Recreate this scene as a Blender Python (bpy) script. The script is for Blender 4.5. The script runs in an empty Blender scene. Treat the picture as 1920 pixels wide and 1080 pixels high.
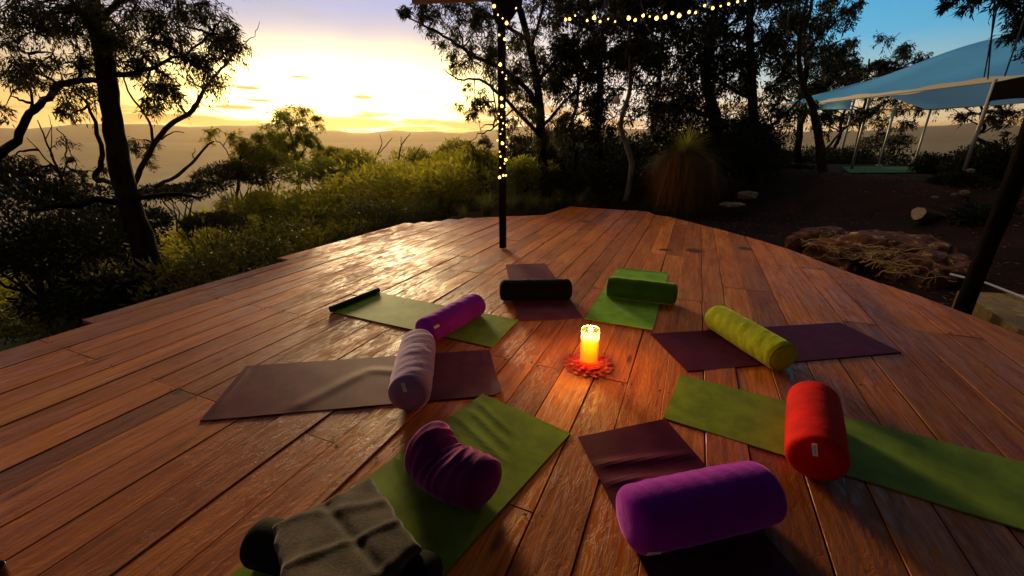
import bpy, math, random
import numpy as np
R = math.radians
random.seed(7)
rng = np.random.default_rng(7)
S = bpy.context.scene
C = S.collection

# ------------------------------------------------------------ camera
F, PITCH, H = 780.0, math.atan(275 / 780), 1.56
cam_d = bpy.data.cameras.new('camera'); cam = bpy.data.objects.new('camera', cam_d); C.objects.link(cam)
cam.location = (0, 0, H); cam.rotation_euler = (math.pi / 2 - PITCH, 0, 0)
cam_d.sensor_width = 36; cam_d.lens = 36 * F / 1920
cam_d.clip_start = .05; cam_d.clip_end = 9000
S.camera = cam
S.view_settings.view_transform = 'Standard'; S.view_settings.look = 'None'
S.view_settings.gamma = 1; S.view_settings.exposure = 0.52
SUN_AZ, SUN_EL = R(-19), R(8.5)

# ------------------------------------------------------------ node helper
class NT:
    def __init__(s, tree):
        s.t = tree; s.n = tree.nodes; s.l = tree.links
    def new(s, ty, **k):
        n = s.n.new(ty)
        for a, b in k.items(): setattr(n, a, b)
        return n
    def put(s, inp, v):
        if isinstance(v, bpy.types.NodeSocket): s.l.new(v, inp)
        elif v is not None:
            if isinstance(v, tuple) and len(v) == 3 and inp.type == 'RGBA': v = (*v, 1)
            inp.default_value = v
    def m(s, op, a, b=None, c=None, clamp=False):
        n = s.new('ShaderNodeMath', operation=op); n.use_clamp = clamp
        s.put(n.inputs[0], a)
        if b is not None: s.put(n.inputs[1], b)
        if c is not None: s.put(n.inputs[2], c)
        return n.outputs[0]
    def mix(s, f, a, b, mode='MIX'):
        n = s.new('ShaderNodeMix', data_type='RGBA', blend_type=mode)
        s.put(n.inputs[0], f); s.put(n.inputs[6], a); s.put(n.inputs[7], b)
        return n.outputs[2]
    def sm(s, v, a, b, lo=0., hi=1.):
        n = s.new('ShaderNodeMapRange', interpolation_type='SMOOTHSTEP')
        s.put(n.inputs[0], v); n.inputs[1].default_value = a; n.inputs[2].default_value = b
        n.inputs[3].default_value = lo; n.inputs[4].default_value = hi
        return n.outputs[0]
    def noise(s, vec, scale, detail=4, rough=.55, dist=0., out=0):
        n = s.new('ShaderNodeTexNoise'); s.put(n.inputs['Vector'], vec)
        n.inputs['Scale'].default_value = scale; n.inputs['Detail'].default_value = detail
        n.inputs['Roughness'].default_value = rough; n.inputs['Distortion'].default_value = dist
        return n.outputs[out]
    def vmul(s, vec, k):
        n = s.new('ShaderNodeVectorMath', operation='MULTIPLY'); s.put(n.inputs[0], vec); n.inputs[1].default_value = k
        return n.outputs[0]
    def xyz(s, vec):
        n = s.new('ShaderNodeSeparateXYZ'); s.put(n.inputs[0], vec); return n.outputs
    def com(s, x, y, z):
        n = s.new('ShaderNodeCombineXYZ'); s.put(n.inputs[0], x); s.put(n.inputs[1], y); s.put(n.inputs[2], z); return n.outputs[0]
    def ramp(s, v, stops):
        n = s.new('ShaderNodeValToRGB'); s.put(n.inputs[0], v); e = n.color_ramp.elements
        while len(e) < len(stops): e.new(.5)
        for q, (p, c) in zip(e, stops): q.position = p; q.color = (*c, 1)
        return n.outputs[0]

# ------------------------------------------------------------ world: dusk sky, a low glow behind thin cloud
W = bpy.data.worlds.new('World'); S.world = W; W.use_nodes = True
w = NT(W.node_tree); w.n.clear()
tc = w.new('ShaderNodeTexCoord').outputs['Generated']
dx, dy, dz = w.xyz(tc)
el = w.m('MULTIPLY', w.m('ARCSINE', dz), 57.2958)
az = w.m('MULTIPLY', w.m('ARCTAN2', dx, dy), 57.2958)
warp = w.m('MULTIPLY', w.m('SUBTRACT', w.noise(tc, 3.0, 3), .5), 5.0)
elw = w.m('ADD', el, w.m('MULTIPLY', warp, .5))
da = w.m('SUBTRACT', az, -20.0)
# sky colour by height: peach, pale grey lavender, blue, then an added bright top
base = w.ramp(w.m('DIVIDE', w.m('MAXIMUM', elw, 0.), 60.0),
              [(0., (.82, .42, .11)), (.07, (.84, .54, .22)), (.11, (.86, .60, .34)), (.15, (.84, .66, .52)), (.185, (.68, .62, .68)), (.24, (.40, .49, .84)), (.45, (.34, .36, .50)), (.62, (.80, .58, .46)), (1., (1.15, .80, .58))])  # top stops brightened out of view to light the far deck
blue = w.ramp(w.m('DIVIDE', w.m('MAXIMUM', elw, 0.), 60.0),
              [(0., (1.05, .70, .34)), (.06, (1.0, .80, .50)), (.11, (.40, .66, .72)), (.16, (.10, .52, .84)), (.24, (.045, .42, .80)), (.45, (.08, .30, .50)), (.62, (.22, .50, .85)), (1., (.45, .62, .90))])  # unseen top stops raised too, to throw blue light on the marquee roof
fR = w.sm(az, 4., 36.)
sky = w.mix(fR, base, blue)
# the side away from the sun is dim
back = w.sm(w.m('ABSOLUTE', da), 48., 115., 1.0, .07)
sky = w.mix(1., sky, w.com(back, back, back), 'MULTIPLY')
mid = w.m('MULTIPLY', w.m('MULTIPLY', w.sm(az, -8., 2.), w.sm(az, 16., 34., 1., 0.)), w.sm(el, 6., 20., 1., 0.))
sky = w.mix(w.m('MULTIPLY', mid, .75), sky, (1.15, 1.02, 1.02))
# glow
e2 = w.m('DIVIDE', w.m('SUBTRACT', elw, 4.0), 4.3)
a2 = w.m('DIVIDE', da, 13.)
d2 = w.m('ADD', w.m('MULTIPLY', e2, e2), w.m('MULTIPLY', a2, a2))
g1 = w.m('EXPONENT', w.m('MULTIPLY', w.m('POWER', d2, 1.5), -.62))
a3 = w.m('DIVIDE', da, 30.); e3 = w.m('DIVIDE', w.m('SUBTRACT', elw, 1.), 4.6)
g2 = w.m('EXPONENT', w.m('MULTIPLY', w.m('ADD', w.m('MULTIPLY', e3, e3), w.m('MULTIPLY', a3, a3)), -1.0))
# cloud bars low over the hills
cv = w.com(w.m('MULTIPLY', az, .085), w.m('MULTIPLY', el, .62), 1.7)
cn = w.noise(cv, 1.0, 5, .5, .3)
low = w.sm(el, 1.2, 5.2, 1., 0.)
cloud = w.m('MULTIPLY', w.sm(w.m('ADD', cn, w.m('MULTIPLY', low, .14)), .55, .66), w.sm(el, 3.5, 8.5, 1., 0.), clamp=True)
# one small lens-shaped cloud and a few thin wisps beside it
def lens(a0, e0, ra, re):
    x = w.m('DIVIDE', w.m('SUBTRACT', az, a0), ra); y = w.m('DIVIDE', w.m('SUBTRACT', w.m('ADD', el, w.m('MULTIPLY', warp, .1)), e0), re)
    return w.sm(w.m('ADD', w.m('MULTIPLY', x, x), w.m('MULTIPLY', y, y)), .4, 1.2, 1., 0.)
for q in [(-18.1, 5.05, 1.3, .26), (-30.0, 5.5, 1.5, .2), (-25.5, 3.4, 2.6, .45), (-31.5, 3.5, 2.4, .25), (-20.5, 2.1, 7.5, .75), (-25.0, 2.7, 3.2, .5), (-12.5, 1.5, 4.0, .35), (-37., 2.2, 6., .5), (-24.6, 6.9, 1.2, .13), (-29., 4.3, 1.6, .16)]:
    cloud = w.m('MAXIMUM', cloud, lens(*q))
keep = w.m('SUBTRACT', 1., w.m('MULTIPLY', cloud, .975))
gl = w.m('MULTIPLY', w.m('MULTIPLY', g1, 9.), keep)
gl2 = w.m('MULTIPLY', w.m('MULTIPLY', g2, .8), w.m('SUBTRACT', 1., w.m('MULTIPLY', cloud, .6)))
sky = w.mix(w.m('MULTIPLY', cloud, .75), sky, (.60, .26, .03))
high = w.sm(w.noise(w.com(w.m('MULTIPLY', az, .05), w.m('MULTIPLY', el, .22), 4.), 1.0, 4, .6), .48, .72)
sky = w.mix(w.m('MULTIPLY', w.m('MULTIPLY', high, .35), w.sm(az, -6., 6., 1., 0.)), sky, (.42, .44, .47))
glc = w.mix(1., (1., .76, .22), w.com(gl, gl, gl), 'MULTIPLY')
glc2 = w.mix(1., (1., .56, .02), w.com(gl2, gl2, gl2), 'MULTIPLY')
sky = w.mix(1., w.mix(1., sky, glc, 'ADD'), glc2, 'ADD')
nis = w.new('ShaderNodeTexSky', sky_type='NISHITA'); nis.sun_disc = False
nis.sun_elevation = SUN_EL; nis.sun_rotation = SUN_AZ
bg1 = w.new('ShaderNodeBackground'); w.put(bg1.inputs[0], nis.outputs[0]); bg1.inputs[1].default_value = .003
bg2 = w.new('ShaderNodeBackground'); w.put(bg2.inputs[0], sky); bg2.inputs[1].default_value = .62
ad = w.new('ShaderNodeAddShader'); w.l.new(bg1.outputs[0], ad.inputs[0]); w.l.new(bg2.outputs[0], ad.inputs[1])
wo = w.new('ShaderNodeOutputWorld'); w.l.new(ad.outputs[0], wo.inputs[0])

# ------------------------------------------------------------ sun, low and diffused by cloud
sd = bpy.data.lights.new('sun', 'SUN'); sd.energy = 2.6; sd.angle = R(12); sd.color = (1., .72, .36)
sun = bpy.data.objects.new('sun', sd); C.objects.link(sun)
sun.rotation_euler = (math.pi / 2 - SUN_EL, 0, math.pi - SUN_AZ)

# ------------------------------------------------------------ placing: a pixel of the photograph to a point in the scene
CP, SP = math.cos(PITCH), math.sin(PITCH)
def ray(px, py):
    x = (px - 960) / F; y = -(py - 540) / F
    return np.array([x, CP + y * SP, -SP + y * CP])
def at(px, py, Y):
    d = ray(px, py); return np.array([0, 0, H]) + d * (Y / d[1])
def gnd(px, py, z=0.):
    d = ray(px, py); return np.array([0, 0, H]) + d * ((z - H) / d[2])

# ------------------------------------------------------------ objects
def tag(o, label=None, cat=None, group=None, kind=None):
    if label: o['label'] = label
    if cat: o['category'] = cat
    if group: o['group'] = group
    if kind: o['kind'] = kind
    return o
def thing(name, label, cat, loc=(0, 0, 0), group=None, rz=0):
    o = bpy.data.objects.new(name, None); C.objects.link(o); o.location = tuple(map(float, loc)); o.rotation_euler = (0, 0, rz)
    o.empty_display_size = .1
    return tag(o, label, cat, group)
class MB:
    """collects verts and faces, then links them as one mesh object"""
    def __init__(s): s.v = []; s.f = []; s.uv = []; s.n = 0; s.mi = []
    def add(s, v, f, uv=None, mi=0):
        v = np.asarray(v, float).reshape(-1, 3)
        s.v.append(v); b = s.n; s.n += len(v)
        if isinstance(f, np.ndarray): ff = (f + b).tolist()
        else: ff = [[i + b for i in q] for q in f]
        s.f += ff; s.mi += [mi] * len(ff)
        s.uv.append(np.asarray(uv, float) if uv is not None else np.zeros((len(v), 2)))
        return s
    def build(s, name, mat, parent=None, smooth=False, uv=False, link=True):
        me = bpy.data.meshes.new(name)
        V = np.concatenate(s.v) if s.v else np.zeros((0, 3))
        if parent is not None: V = V - np.array(parent.matrix_basis.translation) if parent.rotation_euler.z == 0 else V
        me.from_pydata(V.tolist(), [], s.f)
        if uv:
            U = np.concatenate(s.uv); lay = me.uv_layers.new(name='UVMap')
            idx = np.empty(len(me.loops), dtype=np.int32); me.loops.foreach_get('vertex_index', idx)
            lay.data.foreach_set('uv', U[idx].astype(np.float32).ravel())
        mats = mat if isinstance(mat, (list, tuple)) else [mat]
        for q in mats: me.materials.append(q)
        if len(mats) > 1: me.polygons.foreach_set('material_index', s.mi)
        if smooth: me.polygons.foreach_set('use_smooth', [True] * len(me.polygons))
        me.update()
        o = bpy.data.objects.new(name, me)
        if link: C.objects.link(o)
        if parent is not None: o.parent = parent
        return o
    def box(s, c, sz, ax=None, mi=0, bev=0.):
        c = np.asarray(c, float); h = np.asarray(sz, float) / 2
        A = np.eye(3) if ax is None else np.asarray(ax, float)
        if bev <= 0:
            P = np.array([[x, y, z] for z in (-1, 1) for y in (-1, 1) for x in (-1, 1)]) * h
            fs = [(0, 2, 3, 1), (4, 5, 7, 6), (0, 1, 5, 4), (2, 6, 7, 3), (0, 4, 6, 2), (1, 3, 7, 5)]
            return s.add(c + P @ A, fs, mi=mi)
        b = bev; ring = [(-h[0] + b, -h[1]), (h[0] - b, -h[1]), (h[0], -h[1] + b), (h[0], h[1] - b), (h[0] - b, h[1]), (-h[0] + b, h[1]), (-h[0], h[1] - b), (-h[0], -h[1] + b)]
        P = []
        for z, k in ((-h[2], 1 - b / max(h[0], h[1])), (-h[2] + b, 1), (h[2] - b, 1), (h[2], 1 - b / max(h[0], h[1]))):
            for x, y in ring:
                P.append(((x if k == 1 else math.copysign(max(abs(x) - b, 0), x)), (y if k == 1 else math.copysign(max(abs(y) - b, 0), y)), z))
        fs = [tuple(range(7, -1, -1)), tuple(range(24, 32))]
        for r in range(3):
            for i in range(8):
                j = (i + 1) % 8; fs.append((r * 8 + i, r * 8 + j, r * 8 + 8 + j, r * 8 + 8 + i))
        return s.add(c + np.array(P) @ A, fs, mi=mi)
    def tube(s, pts, rad, n=8, caps=True, mi=0, rough=0.):
        pts = np.asarray(pts, float); k = len(pts)
        rad = np.full(k, rad, float) if np.isscalar(rad) else np.asarray(rad, float)
        T = np.gradient(pts, axis=0); T /= np.linalg.norm(T, axis=1)[:, None] + 1e-12
        up = np.array([0, 0, 1.]) if abs(T[0][2]) < .9 else np.array([1., 0, 0])
        U = np.cross(up, T[0]); U /= np.linalg.norm(U); V = []
        a = np.arange(n) * 2 * math.pi / n
        for i in range(k):
            U = U - T[i] * (U @ T[i]); U /= np.linalg.norm(U) + 1e-12
            B = np.cross(T[i], U)
            rr = rad[i] * (1 + (rng.random(n) - .5) * rough) if rough else np.full(n, rad[i])
            V.append(pts[i] + (np.cos(a) * rr)[:, None] * U + (np.sin(a) * rr)[:, None] * B)
        i, j = np.meshgrid(np.arange(k - 1), np.arange(n), indexing='ij'); i = i.ravel(); j = j.ravel(); j2 = (j + 1) % n
        fs = np.stack([i * n + j, i * n + j2, (i + 1) * n + j2, (i + 1) * n + j], 1).tolist()
        if caps: fs += [list(range(n - 1, -1, -1)), list(range((k - 1) * n, k * n))]
        return s.add(np.concatenate(V), fs, mi=mi)
    def lathe(s, c, prof, n=32, mi=0):
        c = np.asarray(c, float); a = np.arange(n) * 2 * math.pi / n; V = []
        for r, z in prof: V.append(c + np.stack([np.cos(a) * r, np.sin(a) * r, np.full(n, z)], 1))
        k = len(prof); fs = []
        for i in range(k - 1):
            for j in range(n): fs.append((i * n + j, i * n + (j + 1) % n, (i + 1) * n + (j + 1) % n, (i + 1) * n + j))
        return s.add(np.concatenate(V), fs, mi=mi)
    def grid(s, fn, nu, nv, mi=0, uvs=(1, 1)):
        P = [fn(i / nu, j / nv) for i in range(nu + 1) for j in range(nv + 1)]
        U = [(i / nu * uvs[0], j / nv * uvs[1]) for i in range(nu + 1) for j in range(nv + 1)]
        fs = [(i * (nv + 1) + j, (i + 1) * (nv + 1) + j, (i + 1) * (nv + 1) + j + 1, i * (nv + 1) + j + 1) for i in range(nu) for j in range(nv)]
        return s.add(P, fs, U, mi=mi)

def sn(x, y=0., z=0., s=0.):     # cheap smooth noise, about -1..1
    return (math.sin(1.7 * x + 2.3 * y + s) + math.sin(2.9 * y - 1.3 * x + 1.9 * z + 2.1 * s) + math.sin(3.7 * z + 2.2 * x + .7 * s) + math.sin(4.3 * x - 3.1 * y + 5.1 * s)) / 4

# ------------------------------------------------------------ materials
def mat(name, col, rough=.6, fn=None, **k):
    m = bpy.data.materials.new(name); m.use_nodes = True; t = NT(m.node_tree); p = t.n['Principled BSDF']
    t.put(p.inputs['Base Color'], col); p.inputs['Roughness'].default_value = rough
    for a, b in k.items():
        t.put(p.inputs[a.replace('_', ' ')], b)
    if fn: fn(t, p)
    return m
def bump(t, p, h, strength, dist):
    b = t.new('ShaderNodeBump'); b.inputs['Strength'].default_value = strength; b.inputs['Distance'].default_value = dist
    t.put(b.inputs['Height'], h); t.put(p.inputs['Normal'], b.outputs[0])

def deck_nodes(t, p):
    uv = t.new('ShaderNodeTexCoord').outputs['UV']; ob = t.new('ShaderNodeTexCoord').outputs['Object']
    u, v, _ = t.xyz(uv)
    ri = t.new('ShaderNodeNewGeometry').outputs['Random Per Island']
    off = t.m('MULTIPLY', ri, 37.0)
    gv = t.com(t.m('MULTIPLY', u, 26.), t.m('MULTIPLY', v, 1.5), off)
    grain = t.noise(gv, 1.0, 6, .62, 1.2)
    gv2 = t.com(t.m('MULTIPLY', u, 150.), t.m('MULTIPLY', v, 5.), off)
    fine = t.noise(gv2, 1.0, 3, .6)
    patch = t.noise(t.com(t.m('MULTIPLY', u, 3.5), t.m('MULTIPLY', v, .9), off), 1.0, 5, .6)
    big = t.noise(ob, .75, 4, .6)
    col = t.ramp(t.m('ADD', t.m('MULTIPLY', grain, .7), t.m('MULTIPLY', patch, .35)),
                 [(.26, (.13, .028, .002)), (.44, (.46, .118, .008)), (.58, (.72, .215, .018)), (.76, (.90, .38, .055))])
    tone = t.ramp(ri, [(0., (.48, .38, .34)), (.25, (.95, .84, .74)), (.5, (1.15, 1.0, .8)), (.7, (.68, .52, .46)), (.85, (1.05, .92, .75)), (1., (1.35, 1.3, 1.1))])
    col = t.mix(1., col, tone, 'MULTIPLY')
    # greyed, worn patches
    worn = t.m('MULTIPLY', t.sm(big, .5, .68), t.sm(patch, .40, .60))
    col = t.mix(t.m('MULTIPLY', worn, .35), col, (.55, .27, .09))
    # knots
    kn = t.new('ShaderNodeTexVoronoi'); t.put(kn.inputs['Vector'], t.com(t.m('MULTIPLY', u, 4.2), t.m('MULTIPLY', v, 1.1), off)); kn.inputs['Scale'].default_value = 1.
    kf = t.sm(kn.outputs['Distance'], .03, .12, 1., 0.)
    col = t.mix(t.m('MULTIPLY', kf, .8), col, (.045, .014, .006))
    # dark round water stains
    X, Y, Z = t.xyz(ob)
    for (px, py, r) in [(1245, 468, .11), (1302, 470, .17), (1397, 466, .13), (1098, 415, .13), (330, 735, .03)]:
        q = gnd(px, py); ax = t.m('SUBTRACT', X, float(q[0])); ay = t.m('SUBTRACT', Y, float(q[1]))
        d = t.m('SQRT', t.m('ADD', t.m('MULTIPLY', ax, ax), t.m('MULTIPLY', ay, ay)))
        d = t.m('ADD', d, t.m('MULTIPLY', t.m('SUBTRACT', t.noise(ob, 9., 2), .5), .12))
        col = t.mix(t.sm(d, r * .55, r * 1.05, .85, 0.), col, (.05, .014, .005))
    t.put(p.inputs['Base Color'], col)
    rn = t.noise(t.com(t.m('MULTIPLY', u, 9.), t.m('MULTIPLY', v, 2.2), off), 1.0, 5, .65)
    flake = t.noise(t.com(t.m('MULTIPLY', u, 30.), t.m('MULTIPLY', v, 8.), off), 1.0, 6, .72, .8)
    rg = t.sm(t.m('ADD', t.m('MULTIPLY', t.m('ADD', t.m('MULTIPLY', rn, .4), t.m('MULTIPLY', flake, .6)), .75), t.m('MULTIPLY', big, .30)), .42, .62, .33, .75)
    t.put(p.inputs['Roughness'], rg)
    hgt = t.m('ADD', t.m('MULTIPLY', grain, .6), t.m('MULTIPLY', fine, .22))
    hgt = t.m('ADD', hgt, t.m('MULTIPLY', rn, .3))
    hgt = t.m('ADD', hgt, t.m('MULTIPLY', t.sm(flake, .45, .60), .8))
    bump(t, p, hgt, .42, .004)
M_deck = mat('weathered_deck_boards', (.3, .12, .04), .4, deck_nodes, Specular_IOR_Level=.34)
M_nail = mat('rusty_nail_heads', (.012, .006, .004), .7)

def mat_mat(name, col, sc=1.):
    def fn(t, p):
        ob = t.new('ShaderNodeTexCoord').outputs['Object']
        a = t.noise(ob, 6., 4, .6); b = t.noise(ob, 260., 2, .6)
        c = t.mix(t.sm(a, .3, .7), tuple(q * .8 for q in col), tuple(min(q * 1.16, 1) for q in col))
        dust = t.sm(t.noise(ob, 40., 3, .7), .62, .74, 0., .22)
        c = t.mix(dust, c, tuple(min(q * 1.25 + .02, 1) for q in col))
        t.put(p.inputs['Base Color'], c)
        bump(t, p, b, .5, .0012)
    return mat(name, col, .55, fn, Specular_IOR_Level=.05)
M_mauve = mat_mat('mauve_foam', (.19, .045, .070))
M_mauve_d = mat_mat('dark_purple_foam', (.11, .016, .045))
M_green = mat_mat('green_foam', (.25, .35, .035))
M_green_l = mat_mat('bright_green_foam', (.26, .52, .05))
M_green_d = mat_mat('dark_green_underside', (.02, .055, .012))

def velvet(name, col, sheen, sw=.5, wr=1.):
    def fn(t, p):
        ob = t.new('ShaderNodeTexCoord').outputs['Object']
        a = t.noise(ob, 7., 4, .6); b = t.noise(ob, 420., 2, .7)
        t.put(p.inputs['Base Color'], t.mix(t.sm(a, .3, .7), tuple(q * .72 for q in col), col))
        p.inputs['Sheen Weight'].default_value = sw; p.inputs['Sheen Roughness'].default_value = .35
        p.inputs['Sheen Tint'].default_value = (*sheen, 1)
        cr_ = t.noise(ob, 22., 4, .6, 1.0); hh = t.m('ADD', t.m('ADD', t.m('MULTIPLY', a, wr), t.m('MULTIPLY', cr_, .35)), t.m('MULTIPLY', b, .12))
        bump(t, p, hh, .65, .008)
    return mat(name, col, .85, fn, Specular_IOR_Level=.15)

def leaf_mat(name, c1, c2, tr, tw=.45):
    m = bpy.data.materials.new(name); m.use_nodes = True; t = NT(m.node_tree); t.n.clear()
    ri = t.new('ShaderNodeNewGeometry').outputs['Random Per Island']
    col = t.mix(ri, c1, c2)
    d = t.new('ShaderNodeBsdfPrincipled'); t.put(d.inputs['Base Color'], col); d.inputs['Roughness'].default_value = .5; d.inputs['Specular IOR Level'].default_value = .12
    q = t.new('ShaderNodeBsdfTranslucent'); t.put(q.inputs[0], t.mix(ri, tr, tuple(x * .5 for x in tr)))
    mx = t.new('ShaderNodeMixShader'); mx.inputs[0].default_value = tw
    t.l.new(d.outputs[0], mx.inputs[1]); t.l.new(q.outputs[0], mx.inputs[2])
    o = t.new('ShaderNodeOutputMaterial'); t.l.new(mx.outputs[0], o.inputs[0])
    return m
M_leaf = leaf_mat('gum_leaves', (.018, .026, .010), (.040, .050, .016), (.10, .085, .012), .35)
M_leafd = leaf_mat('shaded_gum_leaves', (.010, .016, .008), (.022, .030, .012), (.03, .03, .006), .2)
M_leaf2 = leaf_mat('undergrowth_leaves', (.02, .03, .008), (.05, .055, .012), (.14, .13, .02), .4)
M_bush = leaf_mat('bush_leaves', (.045, .062, .010), (.09, .10, .018), (.52, .46, .03), .55)
M_bushg = leaf_mat('fresh_green_leaves', (.05, .075, .012), (.10, .12, .02), (.50, .50, .04), .55)
M_straw = leaf_mat('grass_blades', (.09, .11, .03), (.16, .16, .05), (.40, .38, .06), .5)
M_skirt = leaf_mat('dead_grass_skirt', (.24, .08, .018), (.46, .18, .045), (.22, .08, .02), .3)
M_strawdry = leaf_mat('dry_straw', (.62, .42, .12), (.80, .60, .24), (.3, .2, .06), .2)

def bark_nodes(c1, c2):
    def fn(t, p):
        ob = t.new('ShaderNodeTexCoord').outputs['Object']
        n = t.noise(t.vmul(ob, (7., 7., 1.6)), 1.6, 6, .65, .6)
        t.put(p.inputs['Base Color'], t.mix(t.sm(n, .35, .65), c1, c2))
        bump(t, p, n, .9, .03)
    return fn
M_bark = mat('dark_bark', (.02, .014, .010), .9, bark_nodes((.004, .003, .002), (.014, .010, .006)), Specular_IOR_Level=.06)
M_barkp = mat('pale_smooth_bark', (.3, .27, .2), .7, bark_nodes((.06, .05, .035), (.26, .23, .16)))
M_barkg = mat('brown_bark', (.06, .04, .025), .9, bark_nodes((.025, .015, .009), (.085, .055, .032)), Specular_IOR_Level=.06)

def ground_nodes(t, p):
    ob = t.new('ShaderNodeTexCoord').outputs['Object']
    X, Y, Z = t.xyz(ob)
    n = t.noise(ob, 1.2, 8, .7); n2 = t.noise(ob, 14., 4, .7); n3 = t.noise(ob, .012, 6, .6)
    near = t.mix(t.sm(n, .35, .62), (.009, .0025, .0015), (.024, .007, .003))
    near = t.mix(t.sm(n2, .58, .72, 0., .7), near, (.022, .020, .006))
    far = t.mix(t.sm(n3, .35, .65), (.020, .040, .022), (.055, .065, .040))
    t.put(p.inputs['Base Color'], t.mix(t.sm(Z, -1.0, -3.0), near, far))
    bump(t, p, t.m('ADD', n, t.m('MULTIPLY', n2, .4)), .8, .05)
M_ground = mat('red_bush_soil', (.1, .04, .02), .95, ground_nodes, Specular_IOR_Level=.15)

# ------------------------------------------------------------ ground: the ridge top, the slope, the valley and far hills
TH = R(23); CT, ST = math.cos(TH), math.sin(TH)
def st(s, t): return (s * CT + t * ST, -s * ST + t * CT)
def sstep(x, a, b):
    x = min(max((x - a) / (b - a), 0), 1); return x * x * (3 - 2 * x)
def terrain(x, y):
    r = math.hypot(x, y); s = x * CT - y * ST
    h = -.30 + 1.05 * sstep(x, 5.5, 10.5) + .05 * sn(x * .9, y * .9)
    left = max(0., -5.6 - s)
    h -= .8 * sstep(left, 0, 1.6) + .24 * max(0, left - .8)
    h -= .30 * max(0, r - 21)
    h += .35 * sn(x * .13, y * .13) * sstep(r, 8, 30)
    pl = sstep(x, 7.4, 8.7) * (1 - sstep(r, 19.5, 23)) * sstep(y, 7, 10); h = h * (1 - pl) + .74 * pl
    flo = -88 + 4 * sn(x * .004, y * .004, 0, 2)
    if h < flo + 12:       # level out into the valley floor
        h = flo + 12 * math.exp((h - flo - 12) / 12)
    if r > 1200:
        a = math.degrees(math.atan2(x, y))
        top = 62 + 13 * math.sin(a * .16 + .6) + 7 * math.sin(a * .43 + 1.) + 4 * math.sin(a * 1.1) + 1.5 * math.sin(a * 2.9) - 14 * sstep(a, 14, 30)
        h += (top + 88) * sstep(r, 1250, 2500) ** 1.3 + 12 * sn(x * .006, y * .006, 0, 5) * sstep(r, 1250, 1800) * (1 - sstep(r, 2100, 2500))
    return h
mb = MB(); NR, NA = 150, 220
rs = [0.] + [.6 * (3000 / .6) ** (i / (NR - 1)) for i in range(NR)]
V = []; Fc = []
for i, r in enumerate(rs):
    for j in range(NA):
        a = j * 2 * math.pi / NA; x, y = r * math.sin(a), r * math.cos(a); V.append((x, y, terrain(x, y)))
for i in range(NR):
    for j in range(NA):
        Fc.append((i * NA + j, (i + 1) * NA + j, (i + 1) * NA + (j + 1) % NA, i * NA + (j + 1) % NA))
mb.add(V, Fc)
tag(mb.build('ground', M_ground, smooth=True), kind='structure')

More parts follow.
